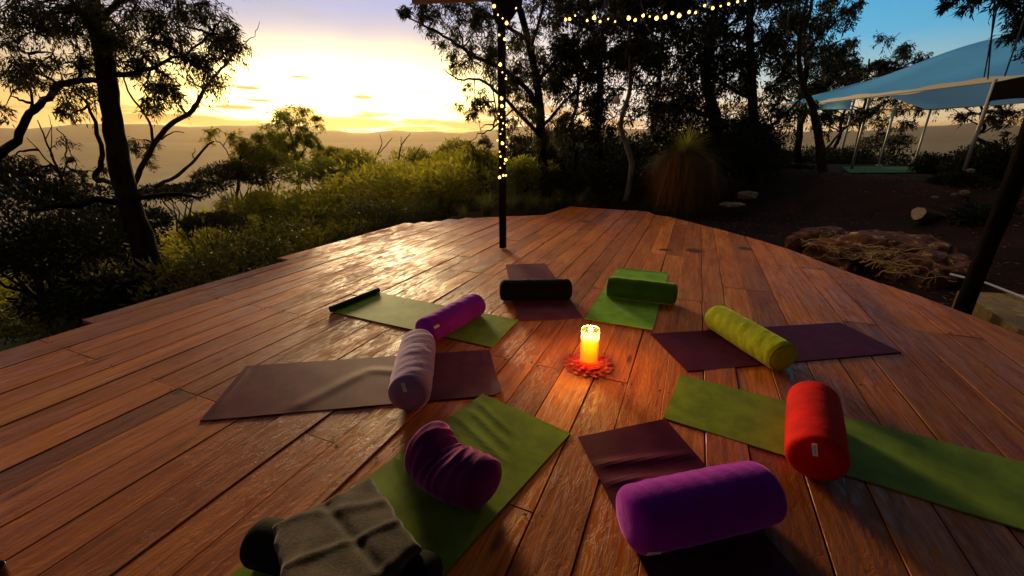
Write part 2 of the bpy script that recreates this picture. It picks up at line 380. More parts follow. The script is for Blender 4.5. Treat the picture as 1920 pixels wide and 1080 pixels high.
# ------------------------------------------------------------ deck
prof_far = [(-5.4, 6.5), (-4.9, 7.1), (-4.16, 8.03), (-2.83, 9.05), (-2.82, 10.38), (-.73, 10.35), (-.72, 9.95), (-.35, 9.75), (0, 9.31), (.7, 8.5), (1.37, 7.61), (2.06, 6.1), (2.58, 5.2), (2.8, 4.4), (3.6, 3.0), (4.6, 1.2), (6, -1.5)]
def far_t(s):
    for (a, b), (c, d) in zip(prof_far, prof_far[1:]):
        if a <= s <= c: return b + (d - b) * (s - a) / (c - a)
    return prof_far[0][1] if s < -5.4 else -1.5
mb = MB(); nails = []
s0 = -5.30; brd = 0
widths = [.24, .20, .15]
while s0 < 5.2:
    wd = widths[brd] if brd < 3 else random.choice([.20, .215, .23, .235, .245, .26])
    s1 = s0 + wd; gap = random.choice([.003, .005, .007, .010])
    tmin = -3.2
    sm_ = (s0 + s1) / 2
    if sm_ < -5.05: tmin = 3.95
    elif sm_ < -4.88: tmin = 1.70
    ta, tb = far_t(s0 + .003), far_t(s1 - .003)
    step = -2.82 < s0 and s1 < -.72
    if sm_ < -4.2: ta = tb = max(ta, tb)
    # cut positions on joists 0.62 apart
    cuts = [tmin]; t = tmin + random.uniform(.8, 3.6)
    while t < min(ta, tb) - .7:
        tt = round(t / .62) * .62 + .1
        if tt > cuts[-1] + .5: cuts.append(tt)
        t += random.uniform(1.5, 4.2)
    cuts.append(None)
    for k in range(len(cuts) - 1):
        a = cuts[k]; last = cuts[k + 1] is None
        ea, eb = (ta, tb) if last else (cuts[k + 1], cuts[k + 1])
        g = gap / 2; z = random.gauss(0, .0018); yaw = random.gauss(0, .0009); cup = random.uniform(-.0015, .001)
        e = .0028
        cross = [(s0 + g, -.034, 0), (s0 + g, -e, 0), (s0 + g + e, 0, .02), (sm_, cup, .5), (s1 - g - e, 0, .98), (s1 - g, -e, 1), (s1 - g, -.034, 1)]
        P = []; U = []; roff = random.uniform(0, 50)
        nseg = 2 + int((max(ea, eb) - a) / .8)
        bow = random.gauss(0, .0022)
        for q in range(nseg + 1):
            fq = q / nseg
            for (s, zz, f) in cross:
                tend = ea + (eb - ea) * f
                t_ = (a + .003) + (tend - .003 - a - .003) * fq
                dz = z + bow * math.sin(fq * math.pi)
                if zz == cup and f == .5: zz2 = cup
                else: zz2 = zz
                if (q == 0 or q == nseg) and zz > -.03: zz2 -= .002
                X, Y = st(s + yaw * (t_ - a), t_); P.append((X, Y, zz2 + dz)); U.append((s - s0, t_ + roff))
        nc = len(cross); fs = []
        for q in range(nseg):
            for j in range(nc):
                fs.append((q * nc + j, q * nc + (j + 1) % nc, (q + 1) * nc + (j + 1) % nc, (q + 1) * nc + j))
        fs += [tuple(range(nc - 1, -1, -1)), tuple(range(nseg * nc, nseg * nc + nc))]
        mb.add(P, [f[::-1] for f in fs], U)
        js = [a + .03] + ([] if last else [ea - .03])
        tj = math.ceil((a + .4) / 1.24) * 1.24 + .1
        while tj < min(ea, eb) - .3: js.append(tj); tj += 1.24
        for tj in js:
            if tj < -.2: continue
            for sx in (s0 + .03, s1 - .03):
                if random.random() < .85: nails.append((sx + random.gauss(0, .004), tj + random.gauss(0, .008), z))
    s0 = s1; brd += 1
a8 = np.arange(7) * 2 * math.pi / 7
for (s, t, z) in nails:
    X, Y = st(s, t); r = random.choice([.006, .008, .010])
    ring = np.stack([X + np.cos(a8) * r, Y + np.sin(a8) * r, np.full(7, z + .0022)], 1)
    mb.add(ring, [tuple(range(7))], mi=1)
tag(mb.build('deck', [M_deck, M_nail], uv=True), kind='structure')
# joists and rim under the boards
M_joist = mat('dark_joist_timber', (.03, .018, .010), .9)
mb = MB(); t = -3.
while t < 10.2:
    smin = -5.0 if t > 4 else -4.6
    smax = max([s for s in np.arange(-5, 5, .1) if far_t(s) > t + .15] or [-3])
    smn = min([s for s in np.arange(-5, 5, .1) if far_t(s) > t + .15 and s >= smin] or [-3])
    a = np.array([*st(smn, t), -.10]); b = np.array([*st(smax - .05, t), -.10])
    L = np.linalg.norm(b - a)
    if L > .3: mb.box((a + b) / 2, (L, .05, .12), [[CT, -ST, 0], [ST, CT, 0], [0, 0, 1]])
    t += .62
tag(mb.build('deck_joists', M_joist), kind='structure')

# ------------------------------------------------------------ yoga mats
def yoga_mat(label, corners, m, ripple=None, curl=None, lift=0., roll=None, logo=None, m_under=None):
    """corners a,b (one short end), c,d (other short end) as ground points; ripple(u,v) adds height"""
    a, b, c, d = [np.array([q[0], q[1], 0.]) for q in corners]
    cen = (a + b + c + d) / 4
    T = thing('yoga_mat', label, 'yoga mat', cen, 'yoga mats laid in a ring round the candle')
    def P(u, v): return (a * (1 - v) + b * v) * (1 - u) + (d * (1 - v) + c * v) * u
    th = .007; nu, nv = 90, 30
    def top(u, v):
        p = P(u, v).copy(); z = th + .0015 + lift + .0009 * sn(u * 9, v * 4, 0, cen[0] * 5)
        if ripple: z += max(0, ripple(u, v))
        if curl: 
            q = curl(u, v); z += q
        p[2] = z; return p
    mb = MB()
    mb.grid(top, nu, nv, uvs=(1.75, .61))
    mb.grid(lambda u, v: top(u, v) - np.array([0, 0, th]), nu, nv)
    # rim
    loop = [(i / nu, 0) for i in range(nu)] + [(1, j / nv) for j in range(nv)] + [(1 - i / nu, 1) for i in range(nu)] + [(0, 1 - j / nv) for j in range(nv)]
    V = [top(*q) for q in loop] + [top(*q) - np.array([0, 0, th]) for q in loop]; n = len(loop)
    mb.add(V, [(i, (i + 1) % n, n + (i + 1) % n, n + i) for i in range(n)])
    mb.build('mat_sheet', m, T, smooth=False, uv=True)
    if roll is not None:            # a rolled-up end: a loose spiral of the same foam
        e0, e1 = (a, b) if roll == 0 else (d, c)
        ax = (e1 - e0); L = np.linalg.norm(ax); ax /= L; out = np.cross(ax, [0, 0, 1.]); 
        if (cen - e0) @ out > 0: out = -out
        sp = []
        for i in range(60):
            f = i / 59; ang = f * 2 * math.pi * 2.4; r = .034 * (1 - f * .72)
            sp.append((math.sin(ang) * r, .036 - math.cos(ang) * r))
        mb = MB()
        for k in range(len(sp) - 1):
            for (dr) in (0,):
                pass
        def wall(off):
            V = []; 
            for i, (x, z) in enumerate(sp):
                nx, nz = x, z - .036; l = math.hypot(nx, nz) + 1e-6; x2 = x + nx / l * off; z2 = z + nz / l * off
                for q in (e0 + ax * -.004, e0 + ax * (L + .004)): V.append(q + out * x2 + np.array([0, 0, z2]))
            return V
        A = wall(.0); B = wall(-.004); n = len(sp)
        mb.add(A, [(2 * i, 2 * i + 1, 2 * i + 3, 2 * i + 2) for i in range(n - 1)])
        mb.add(B, [(2 * i, 2 * i + 2, 2 * i + 3, 2 * i + 1) for i in range(n - 1)])
        mb.add(A + B, [(2 * i, 2 * i + 2, 2 * n + 2 * i + 2, 2 * n + 2 * i) for i in range(n - 1)] + [(2 * i + 1, 2 * n + 2 * i + 1, 2 * n + 2 * i + 3, 2 * i + 3) for i in range(n - 1)])
        mb.build('rolled_end', m_under or m, T, smooth=True)
    if logo:
        mb = MB(); u0, v0, sx = logo     # worn dark lettering across the end, too faded to read
        x = 0
        for k, wl in enumerate([.020, .016, .010, .018, .014, .016]):
            for (du, dv, lu, lv) in ([(0, 0, .004, wl), (.022, 0, .004, wl * .8), (0, 0, .026, .004)] if k % 2 == 0 else [(0, 0, .026, .004), (0, wl * .7, .026, .004), (.011, 0, .004, wl * .7)]):
                q = [top(u0 + uu / 1.75, v0 + (x + vv) / .61) + np.array([0, 0, .0008]) for uu, vv in ((du, dv), (du + lu, dv), (du + lu, dv + lv), (du, dv + lv))]
                mb.add(q, [(0, 1, 2, 3)])
            x += wl + .008
        mb.build('printed_lettering', mat('faded_print', (.03, .012, .015), .7), T)
    return T
g2 = lambda px, py: gnd(px, py)[:2]
rp = lambda f, a, s=0., lo=0.: (lambda u, v: a * max(0, math.sin(f * 2 * math.pi * (u + .06 * sn(v * 3, u * 2, 0, s)) + .4)) ** 2 * (1 if u >= lo else 0))
def bumpline(p, q, wd, h):      # a soft fold running from p to q in mat coordinates
    p = np.array(p); q = np.array(q); d = q - p; L = np.linalg.norm(d); d /= L
    def f(u, v):
        x = (u - p[0]) * 1.75; y = (v - p[1]) * .61; dd = np.array([d[0] * 1.75, d[1] * .61]); l = np.linalg.norm(dd); dd /= l
        t = x * dd[0] + y * dd[1]; n = abs(-x * dd[1] + y * dd[0]); LL = L * l
        fall = sstep(t, -.05, .06) * (1 - sstep(t, LL - .12, LL + .05))
        return h * math.exp(-(n / wd) ** 2) * fall
    return f
def summ(*fs): return lambda u, v: sum(f(u, v) for f in fs)
yoga_mat('long mauve yoga mat on the left with faded lettering, under the lilac bolster',
         [g2(462, 688), g2(375, 791), g2(940, 741), g2(918, 657)], M_mauve,
         ripple=summ(bumpline((.28, .95), (.50, .30), .05, .007), bumpline((.50, .30), (.66, .42), .045, .006), bumpline((.02, .1), (.02, .9), .02, .006)),
         curl=lambda u, v: .014 * sstep(u, .965, 1.) * sstep(v, .55, .95), logo=(.055, .20, 1))
yoga_mat('olive green yoga mat with a rolled-up far end, under the bright purple bolster',
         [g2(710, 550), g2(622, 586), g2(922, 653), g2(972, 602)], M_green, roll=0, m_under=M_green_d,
         ripple=lambda u, v: .002 + .002 * sn(u * 4, v * 2))
yoga_mat('mauve yoga mat at the back under the black bolster',
         [g2(948, 497), g2(1022, 495), g2(1094, 598), g2(972, 602)], M_mauve,
         ripple=summ(bumpline((.87, .02), (.90, .9), .015, .008), bumpline((.95, .0), (.96, .8), .012, .006)))
yoga_mat('bright green yoga mat at the back under the dark green bolster',
         [g2(1159, 504), g2(1253, 514), g2(1223, 622), g2(1094, 601)], M_green_l, curl=lambda u, v: .014 * sstep(u, .97, 1.) + .01 * (1 - sstep(u, 0, .02)))
yoga_mat('dark purple yoga mat on the right under the lime bolster',
         [g2(1575, 606), g2(1690, 662), g2(1289, 698), g2(1219, 627)], M_mauve_d)
yoga_mat('green yoga mat on the right running under the red bolster',
         [(1.19, 2.57), (.90, 2.08), (2.41, 1.18), (2.70, 1.67)], M_green)
yoga_mat('dark purple rippled yoga mat under the big purple bolster in front',
         [(.91, 2.07), (.37, 1.91), (.69, .22), (1.25, .33)], M_mauve_d,
         ripple=summ(bumpline((.17, .05), (.13, 1.), .03, .010), bumpline((.25, .0), (.20, 1.), .028, .010), bumpline((.32, .1), (.27, .9), .02, .008)))
yoga_mat('green rippled yoga mat in front under the plum bolster and folded blanket',
         [(-.19, 2.33), (.33, 1.94), (-.71, .52), (-1.22, .92)], M_green, lift=.0,
         ripple=summ(*[bumpline((.05 + .055 * k, .04 + .05 * (k % 2)), (.12 + .055 * k, .62 + .08 * (k % 3)), .024, .009 - .0008 * k) for k in range(5)], bumpline((.40, .02), (.46, .35), .02, .010)))

# ------------------------------------------------------------ bolsters
def bolster(label, A, B, r, m, tag_ang=None, tag_end=0, bend=0., wr=0., sag=.06, name='bolster', piping=False, tag_on='cap', pinch=0., fat=0., dip=0., tagpos=.6):
    """A, B: ends (x, y); a stuffed fabric cylinder lying on its mat"""
    A = np.array([A[0], A[1], r]); B = np.array([B[0], B[1], r]); d = B - A; L = np.linalg.norm(d); d /= L
    n = np.cross([0, 0, 1.], d); up = np.array([0, 0, 1.]); cen = (A + B) / 2
    T = thing(name, label, 'bolster', (cen[0], cen[1], .008), 'stuffed bolsters lying across the mats')
    NU, NV = 84, 56; ph = random.uniform(0, 9)
    def surf(u, v, off=0.):
        # u 0..1 along incl. domed ends, v round
        E_ = .062
        if u < .16 or u > .84:
            q = (u if u < .5 else 1 - u) / .16; rr = math.sin(q * math.pi / 2) ** .62 if q > 0 else 0; x = E_ * (1 - math.cos(q * math.pi / 2) ** .8) if q < 1 else E_; tt = x if u < .5 else L - x
        else: rr = 1.; tt = E_ + (L - 2 * E_) * (u - .16) / .68
        f = tt / L
        R_ = r * (1 + sag * .6 * math.sin(f * math.pi) - .03) * (1 + fat * (.5 - f))
        a = v * 2 * math.pi
        R_ *= rr
        wv = 0
        if wr: wv = wr * (sn(f * 13 + .8 * math.sin(a + 1), a * .6, 0, ph) + .5 * sn(f * 27, a * 1.1, 0, ph + 2)) * min(1, rr * 1.2)
        R_ += wv + off
        if pinch:
            q = f + .10 * math.cos(a) * (f - .45); k_ = math.exp(-((f - .45) / .26) ** 2) * sstep(math.sin(a), -.35, .5)
            R_ -= pinch * k_ * (.5 + .5 * math.sin(q * 58 + 1.4 * math.sin(a * 2 + ph) + 2 * sn(f * 5, a, 0, ph))) ** .7
        y = math.cos(a) * R_; z = math.sin(a) * R_
        y *= 1.05
        if z < 0: z = max(z, -r * .97)           # flattened where it rests
        zc = r * .985 - dip * math.exp(-((f - .42) / .13) ** 2) * max(0, z) / r
        c = A + d * tt + n * (bend * math.sin(f * math.pi))
        c = c.copy(); c[2] = zc
        return c + n * y + up * z
    mb = MB()
    mb.grid(surf, NU, NV)
    body = mb.build('cover', m, T, smooth=True)
    body.data.validate()
    if piping:
        for uu in (.10, .90):
            mb = MB(); pts = [surf(uu, k / 48, .003) for k in range(49)]
            mb.tube(pts, .0035, 6, caps=False); mb.build('piping', m, T, smooth=True)
    if tag_ang is not None:
        # a small white woven label sewn on the end cap or on the side
        a = tag_ang / 360.
        if tag_on == 'cap':
            u0 = .05 if tag_end == 0 else .95
            p = surf(u0 * 1.0, a); e = d * (-1 if tag_end == 0 else 1); tang = surf(u0, a + .01) - surf(u0, a - .01); tang /= np.linalg.norm(tang)
            rad = np.cross(e, tang); c = p + e * .006
            # stands out from the cap rim
            q = [c - tang * .011 - rad * .0, c + tang * .011 - rad * .0]
            inner = [x - rad * 0 for x in q]
            vv = surf(.085 if tag_end == 0 else .915, a) + e * .012
            w_ = surf(.015 if tag_end == 0 else .985, a) * .45 + surf(.085 if tag_end == 0 else .915, a) * .55 + e * .016
            ax1 = (vv - w_); 
            w_ = vv - ax1 / np.linalg.norm(ax1) * .055
        else:
            u0 = tagpos; vv = surf(u0, a, .004); w_ = surf(u0 + .07, a, .004); tang = surf(u0, a + .01) - surf(u0, a - .01); tang /= np.linalg.norm(tang)
            e = np.cross(w_ - vv, tang); e /= np.linalg.norm(e)
            if e @ (vv - np.array([*(cen[:2]), r])) < 0: e = -e
        mb = MB(); hw = .0105
        P = [vv - tang * hw, vv + tang * hw, w_ + tang * hw, w_ - tang * hw]
        mb.add(P + [p + e * .0015 for p in P], [(0, 1, 2, 3), (4, 7, 6, 5), (0, 4, 5, 1), (1, 5, 6, 2), (2, 6, 7, 3), (3, 7, 4, 0)])
        lb = mb.build('sewn_label', M_label, T)
        mb = MB(); m1 = vv * .82 + w_ * .18 + e * .0021; m2 = vv * .2 + w_ * .8 + e * .0021
        mb.add([m1 - tang * .0014, m1 + tang * .0014, m2 + tang * .0014, m2 - tang * .0014], [(0, 1, 2, 3)])
        mb.build('label_print', M_print, T)
    return T
M_label = mat('white_woven_label', (.82, .80, .74), .8)
M_print = mat('grey_label_print', (.30, .29, .27), .8)
v_purple = velvet('bright_purple_velvet', (.34, .012, .50), (1., .3, 1.), .6)
v_lilac = velvet('lilac_velvet', (.40, .22, .42), (.9, .75, 1.), .7)
v_black = velvet('black_velvet', (.004, .0025, .003), (.3, .2, .2), .03)
v_dgreen = velvet('green_velvet', (.035, .12, .004), (.6, .9, .1), .9)
v_lime = velvet('lime_velvet', (.46, .55, .010), (.9, 1., .2), .5)
v_red = velvet('red_velvet', (.75, .004, .003), (1., .1, .05), .2)
v_big = velvet('violet_velvet', (.30, .004, .42), (1., .25, 1.), 1.)
v_plum = velvet('plum_velvet', (.17, .004, .12), (1., .25, .8), .8)
bolster('bright purple bolster lying across the olive green mat', (-.72, 3.03), (-.32, 3.68), .112, v_purple, tag_ang=150, wr=.003, tagpos=.12, tag_on='side', tag_end=0)
bolster('pale lilac bolster across the long mauve mat', (-.615, 2.12), (-.71, 2.86), .125, v_lilac, tag_ang=75, wr=.003)
bolster('black bolster on the mauve mat at the back', (-.13, 4.04), (.62, 4.07), .112, v_black, wr=.003)
bolster('dark green bolster on the bright green mat at the back', (1.00, 4.17), (1.66, 3.91), .112, v_dgreen, wr=.003, piping=True)
bolster('lime green bolster on the dark purple mat at right', (1.78, 3.38), (1.93, 2.60), .115, v_lime, wr=.002, piping=True)
bolster('red bolster standing out on the green mat at right', (1.44, 1.58), (1.80, 2.13), .125, v_red, tag_ang=75, wr=.0008)
bolster('large violet bolster nearest the viewer, on the rippled dark purple mat', (.45, 1.26), (1.12, 1.42), .128, v_big, tag_ang=197, tag_on='side', tagpos=.12, wr=.0022)
bolster('slumped plum bolster with deep creases on the green mat in front', (-.44, 1.72), (-.09, 1.44), .13, v_plum, tag_ang=192, tag_on='side', tagpos=.12, wr=.003, fat=.22, dip=.055, bend=-.045, pinch=.016)
bolster('black bolster mostly hidden beneath the folded grey brown blanket', (-1.02, 1.21), (-.26, 1.04), .088, v_black)

# ------------------------------------------------------------ blanket
def blanket():
    c = [gnd(694, 891, .10), gnd(507, 983, .225), gnd(785, 1020, .215)]
    a, b, d = c; e = b + d - a
    def nodes(t, p):
        ob = t.new('ShaderNodeTexCoord').outputs['Object']
        n = t.noise(ob, 7., 5, .6, .4); f = t.noise(ob, 90., 3, .7)
        t.put(p.inputs['Base Color'], t.mix(t.sm(t.m('ADD', t.m('MULTIPLY', n, .6), t.m('MULTIPLY', f, .4)), .36, .66), (.020, .013, .008), (.085, .056, .033)))
        bump(t, p, t.m('ADD', t.m('MULTIPLY', n, .5), t.m('MULTIPLY', f, .4)), .6, .010)
        p.inputs['Sheen Weight'].default_value = .35; p.inputs['Sheen Roughness'].default_value = .4
    m = mat('grey_brown_fleece', (.1, .08, .05), .95, nodes, Specular_IOR_Level=.1)
    T = thing('blanket', 'folded grey brown fleece blanket lying over a black bolster on the green mat', 'blanket', ((a + b + d + e) / 4 * [1, 1, 0]))
    def sur(u, v, k, off):
        p = a * (1 - u) * (1 - v) + b * u * (1 - v) + d * (1 - u) * v + e * u * v
        p = p.copy()
        edge = min(u, 1 - u, v, 1 - v)
        z = .006 * sn(u * 4 + k, v * 3.5, 0, 1.) + .003 * sn(u * 9, v * 8, 0, k) + .010 * math.exp(-((u * .5 + v - .45) / .06) ** 2) + .010 * math.exp(-((v + .25 * u - .72) / .035) ** 2) - .016 * math.exp(-((u - .55 + .2 * v) / .05) ** 2)
        p[2] += z * min(1, edge * 9 + .3) + off - .018 * (1 - min(1, edge * 22)) ** 2
        p[0] += .012 * sn(v * 9, u, 0, k * 3) * (1 - min(1, edge * 8)); p[1] += .012 * sn(u * 8, v, 0, k * 5) * (1 - min(1, edge * 8))
        return p
    for k, off in ((0, 0.0), (1, -.028), (2, -.052)):
        mb = MB(); s = 1 - .012 * k
        def f(u, v): return sur(.5 + (u - .5) * s, .5 + (v - .5) * s, k * .7, off)
        n = 64
        mb.grid(f, n, n)
        loop = [(i / n, 0) for i in range(n)] + [(1, j / n) for j in range(n)] + [(1 - i / n, 1) for i in range(n)] + [(0, 1 - j / n) for j in range(n)]
        V = [f(*q) for q in loop]; V2 = [q - np.array([0, 0, .022]) for q in V]; N = len(loop)
        mb.add(V + V2, [(i, N + i, N + (i + 1) % N, (i + 1) % N) for i in range(N)])
        mb.build('folded_layer', m, T, smooth=True)
blanket()

# ------------------------------------------------------------ candle in a tall glass on a red flower mat
cb = gnd(1103, 684)
T = thing('flower_coaster', 'crinkled red and orange flower shaped mat under the candle glass', 'coaster', (cb[0], cb[1], 0))
def coast_nodes(t, p):
    ob = t.new('ShaderNodeTexCoord').outputs['Object']
    n = t.noise(ob, 22., 3, .6)
    t.put(p.inputs['Base Color'], t.ramp(n, [(.3, (.55, .004, .004)), (.5, (.90, .03, .008)), (.64, (.95, .24, .015))]))
M_coast = mat('red_paper_petals', (.6, .03, .01), .6, coast_nodes)
mb = MB()
for R1, n, zz, ph_ in ((.178, 17, .004, 0.), (.145, 15, .010, .2), (.108, 11, .016, .5)):
    def f(u, v):
        a = v * 2 * math.pi; sc = math.cos(n * a + ph_ * 9); r = (.03 + (R1 - .03) * u) * (1 + .055 * sc * u + .02 * sn(a * 3, u, 0, ph_))
        return (cb[0] + math.cos(a) * r, cb[1] + math.sin(a) * r, zz + .0035 * u ** 2 * (1 + math.cos(round(n * .5) * a + 1.3 * math.sin(3 * a) + ph_)) + .003 * u * sc)
    mb.grid(f, 8, 170)
mb.lathe((cb[0], cb[1], 0), [(.0005, .011), (.07, .011), (.075, .003)], 24)
mb.build('petals', M_coast, T)
CZ = .028
T = thing('candle_glass', 'tall clear cylinder glass holding the lit yellow candle in the middle of the ring', 'candle holder', (cb[0], cb[1], CZ))
M_glass = bpy.data.materials.new('clear_glass'); M_glass.use_nodes = True; t = NT(M_glass.node_tree); t.n.clear()
lw = t.new('ShaderNodeLayerWeight'); lw.inputs[0].default_value = .35
tr = t.new('ShaderNodeBsdfTransparent'); tr.inputs[0].default_value = (.97, .95, .90, 1); gs = t.new('ShaderNodeBsdfGlossy'); gs.inputs['Roughness'].default_value = .05; gs.inputs[0].default_value = (1, .95, .85, 1)
mx = t.new('ShaderNodeMixShader'); t.put(mx.inputs[0], t.m('ADD', t.m('MULTIPLY', t.m('POWER', lw.outputs['Facing'], 1.6), .75), .05)); t.l.new(tr.outputs[0], mx.inputs[1]); gt_ = t.new('ShaderNodeBsdfTranslucent'); gt_.inputs[0].default_value = (1, .85, .6, 1); m2_ = t.new('ShaderNodeMixShader'); m2_.inputs[0].default_value = .45
t.l.new(gs.outputs[0], m2_.inputs[1]); t.l.new(gt_.outputs[0], m2_.inputs[2]); t.l.new(m2_.outputs[0], mx.inputs[2])
o = t.new('ShaderNodeOutputMaterial'); t.l.new(mx.outputs[0], o.inputs[0])
GR, GH = .066, .262
mb = MB(); mb.lathe((cb[0], cb[1], CZ), [(.001, 0), (GR - .004, 0), (GR, .004), (GR, GH - .002), (GR - .0015, GH), (GR - .0035, GH - .002), (GR - .0035, .014), (.001, .012)], 48)
mb.build('glass', M_glass, T, smooth=True)
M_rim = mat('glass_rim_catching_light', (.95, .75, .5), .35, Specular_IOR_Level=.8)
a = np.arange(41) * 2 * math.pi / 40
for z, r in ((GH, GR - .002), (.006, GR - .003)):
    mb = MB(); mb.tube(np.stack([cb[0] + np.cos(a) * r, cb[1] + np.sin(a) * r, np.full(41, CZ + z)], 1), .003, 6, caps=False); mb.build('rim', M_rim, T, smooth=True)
T = thing('candle', 'lit yellow pillar candle glowing inside the tall glass', 'candle', (cb[0], cb[1], CZ + .015))
M_wax = bpy.data.materials.new('glowing_wax'); M_wax.use_nodes = True; t = NT(M_wax.node_tree); p = t.n['Principled BSDF']
t.put(p.inputs['Base Color'], (.8, .5, .05)); zz = t.xyz(t.new('ShaderNodeTexCoord').outputs['Object'])[2]
t.put(p.inputs['Emission Color'], t.ramp(t.m('DIVIDE', zz, .18), [(0., (1., .10, .002)), (.35, (1., .17, .002)), (.6, (1., .30, .002)), (1., (1., .34, .006))]))
t.put(p.inputs['Emission Strength'], 2.2)
mb = MB(); mb.lathe((cb[0], cb[1], CZ + .015), [(.001, 0), (.050, 0), (.057, .004), (.057, .178), (.053, .186), (.044, .178), (.020, .168), (.001, .166)], 32)
mb.build('wax', M_wax, T, smooth=True)
M_fl = bpy.data.materials.new('flame'); M_fl.use_nodes = True; t = NT(M_fl.node_tree); p = t.n['Principled BSDF']
t.put(p.inputs['Emission Color'], (1., .85, .25)); p.inputs['Emission Strength'].default_value = 3
mb = MB(); mb.lathe((cb[0], cb[1], CZ + .172), [(.001, .012), (.006, .018), (.008, .026), (.005, .038), (.001, .050)], 12)
mb.build('flame', M_fl, T, smooth=True)
mb = MB(); mb.tube([(cb[0], cb[1], CZ + .178), (cb[0] + .002, cb[1], CZ + .194)], .0012, 5); mb.build('wick', mat('burnt_wick', (.01, .01, .01)), T)
ld = bpy.data.lights.new('candle_light', 'POINT'); ld.energy = 7.5; ld.color = (1., .50, .10); ld.shadow_soft_size = .02
lo = bpy.data.objects.new('candle_light', ld); C.objects.link(lo); lo.parent = T; lo.location = (0, 0, .24)

# ------------------------------------------------------------ pavilion: two posts, a header beam and the roof over the near end of the deck
PB = gnd(943, 466); PR = gnd(1812, 562)
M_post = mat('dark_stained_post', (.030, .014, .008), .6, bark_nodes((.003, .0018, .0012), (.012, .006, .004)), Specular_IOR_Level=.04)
M_beam = mat('pale_beam', (.42, .30, .17), .6, bark_nodes((.30, .20, .10), (.46, .34, .20)))
T = thing('pavilion', 'open pavilion with slim dark post on the deck and pale beam end overhead', 'pavilion', (PB[0], PB[1], 0))
mb = MB(); mb.box((PB[0], PB[1], 1.64), (.088, .088, 3.26), [[CT, -ST, 0], [ST, CT, 0], [0, 0, 1]], bev=.008); mb.build('post', M_post, T)
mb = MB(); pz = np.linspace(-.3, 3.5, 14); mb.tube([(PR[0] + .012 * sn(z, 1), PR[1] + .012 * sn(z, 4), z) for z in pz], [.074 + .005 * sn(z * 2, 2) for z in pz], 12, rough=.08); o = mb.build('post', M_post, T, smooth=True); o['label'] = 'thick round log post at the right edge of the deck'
hd = np.array([PR[0] - PB[0], PR[1] - PB[1]]); hd /= np.linalg.norm(hd)
hl = np.array([-.975, .22])      # the beam's free end points left
def beam(p, q, w_, h_, name, m):
    p = np.array(p, float); q = np.array(q, float); d = q - p; L = np.linalg.norm(d); d /= L; n = np.cross([0, 0, 1.], d); n /= np.linalg.norm(n); u = np.cross(d, n)
    mb = MB(); mb.box((p + q) / 2, (L, w_, h_), [d, n, u], bev=.006); return mb.build(name, m, T)
beam((PB[0] - .04, PB[1], 3.345), (PB[0] + hl[0] * 1.22, PB[1] + hl[1] * 1.22, 3.375), .06, .16, 'header_beam', M_beam)
beam((PB[0] + .05, PB[1] + .01, 3.40), (PR[0], PR[1], 3.46), .07, .18, 'header_beam', M_post)
# knee bracket where post meets beam: dark wedge
mb = MB(); q = np.array([PB[0], PB[1], 0])
for sgn in (1,):
    dd = np.array([.93, -.36, 0]); nn = np.array([.36, .93, 0])
    prof = [(-.13, 3.40), (.30, 3.44), (.27, 3.22), (.13, 3.06), (.04, 2.98), (-.05, 3.0), (-.10, 3.14)]
    A_ = [q + dd * x + nn * .06 + np.array([0, 0, z]) for x, z in prof]; B_ = [q + dd * x - nn * .06 + np.array([0, 0, z]) for x, z in prof]; n = len(prof)
    mb.add(A_ + B_, [tuple(range(n)), tuple(range(2 * n - 1, n - 1, -1))] + [(i, n + i, n + (i + 1) % n, (i + 1) % n) for i in range(n)])
mb.build('bracket', M_post, T)
mb = MB(); mb.tube([at(928, 32, PB[1]), at(884, 4, PB[1] + .15)], .006, 6); mb.build('brace_wire', M_post, T)
# roof slab: rafters and corrugated sheet, above the top edge of the view
rw = np.array([-ST, -CT]); hh2 = np.array([CT, -ST])
ro = np.array([PB[0], PB[1]]) + hh2 * -.35 + np.array([ST, CT]) * .0
def rp3(a, b, z): v = ro + hh2 * a + rw * b; return np.array([v[0], v[1], z])
mb = MB()
mb.grid(lambda u, v: rp3(u * 7.2, v * 10.5, 3.56 + .10 * v * 3 + .012 * math.sin(u * 95 * math.pi)), 380, 2)
mb.grid(lambda u, v: rp3(u * 7.2, v * 10.5, 3.585 + .10 * v * 3 + .012 * math.sin(u * 95 * math.pi)), 380, 2)
mb.build('roof', mat('dull_roof_sheet', (.05, .045, .04), .8), T)
mb = MB()
def shade_wing(u, v, z):  # unseen left roof panel, added to keep sky light off the near deck
    a = np.array([-6.8 + 6.5 * u, 5.55 + .65 * u]); b = np.array([-7.5 + 3.4 * u, -4.5]); q = a * (1 - v) + b * v; return (q[0], q[1], z + .3 * v + .012 * math.sin(u * 85 * math.pi))
mb.grid(lambda u, v: shade_wing(u, v, 3.55), 340, 2); mb.grid(lambda u, v: shade_wing(u, v, 3.575), 340, 2); mb.build('roof', bpy.data.materials['dull_roof_sheet'], T)
for k in range(8): beam(rp3(.1 + k, 0.05, 3.49), rp3(.1 + k, 10.4, 3.79), .05, .12, 'rafter', M_post)

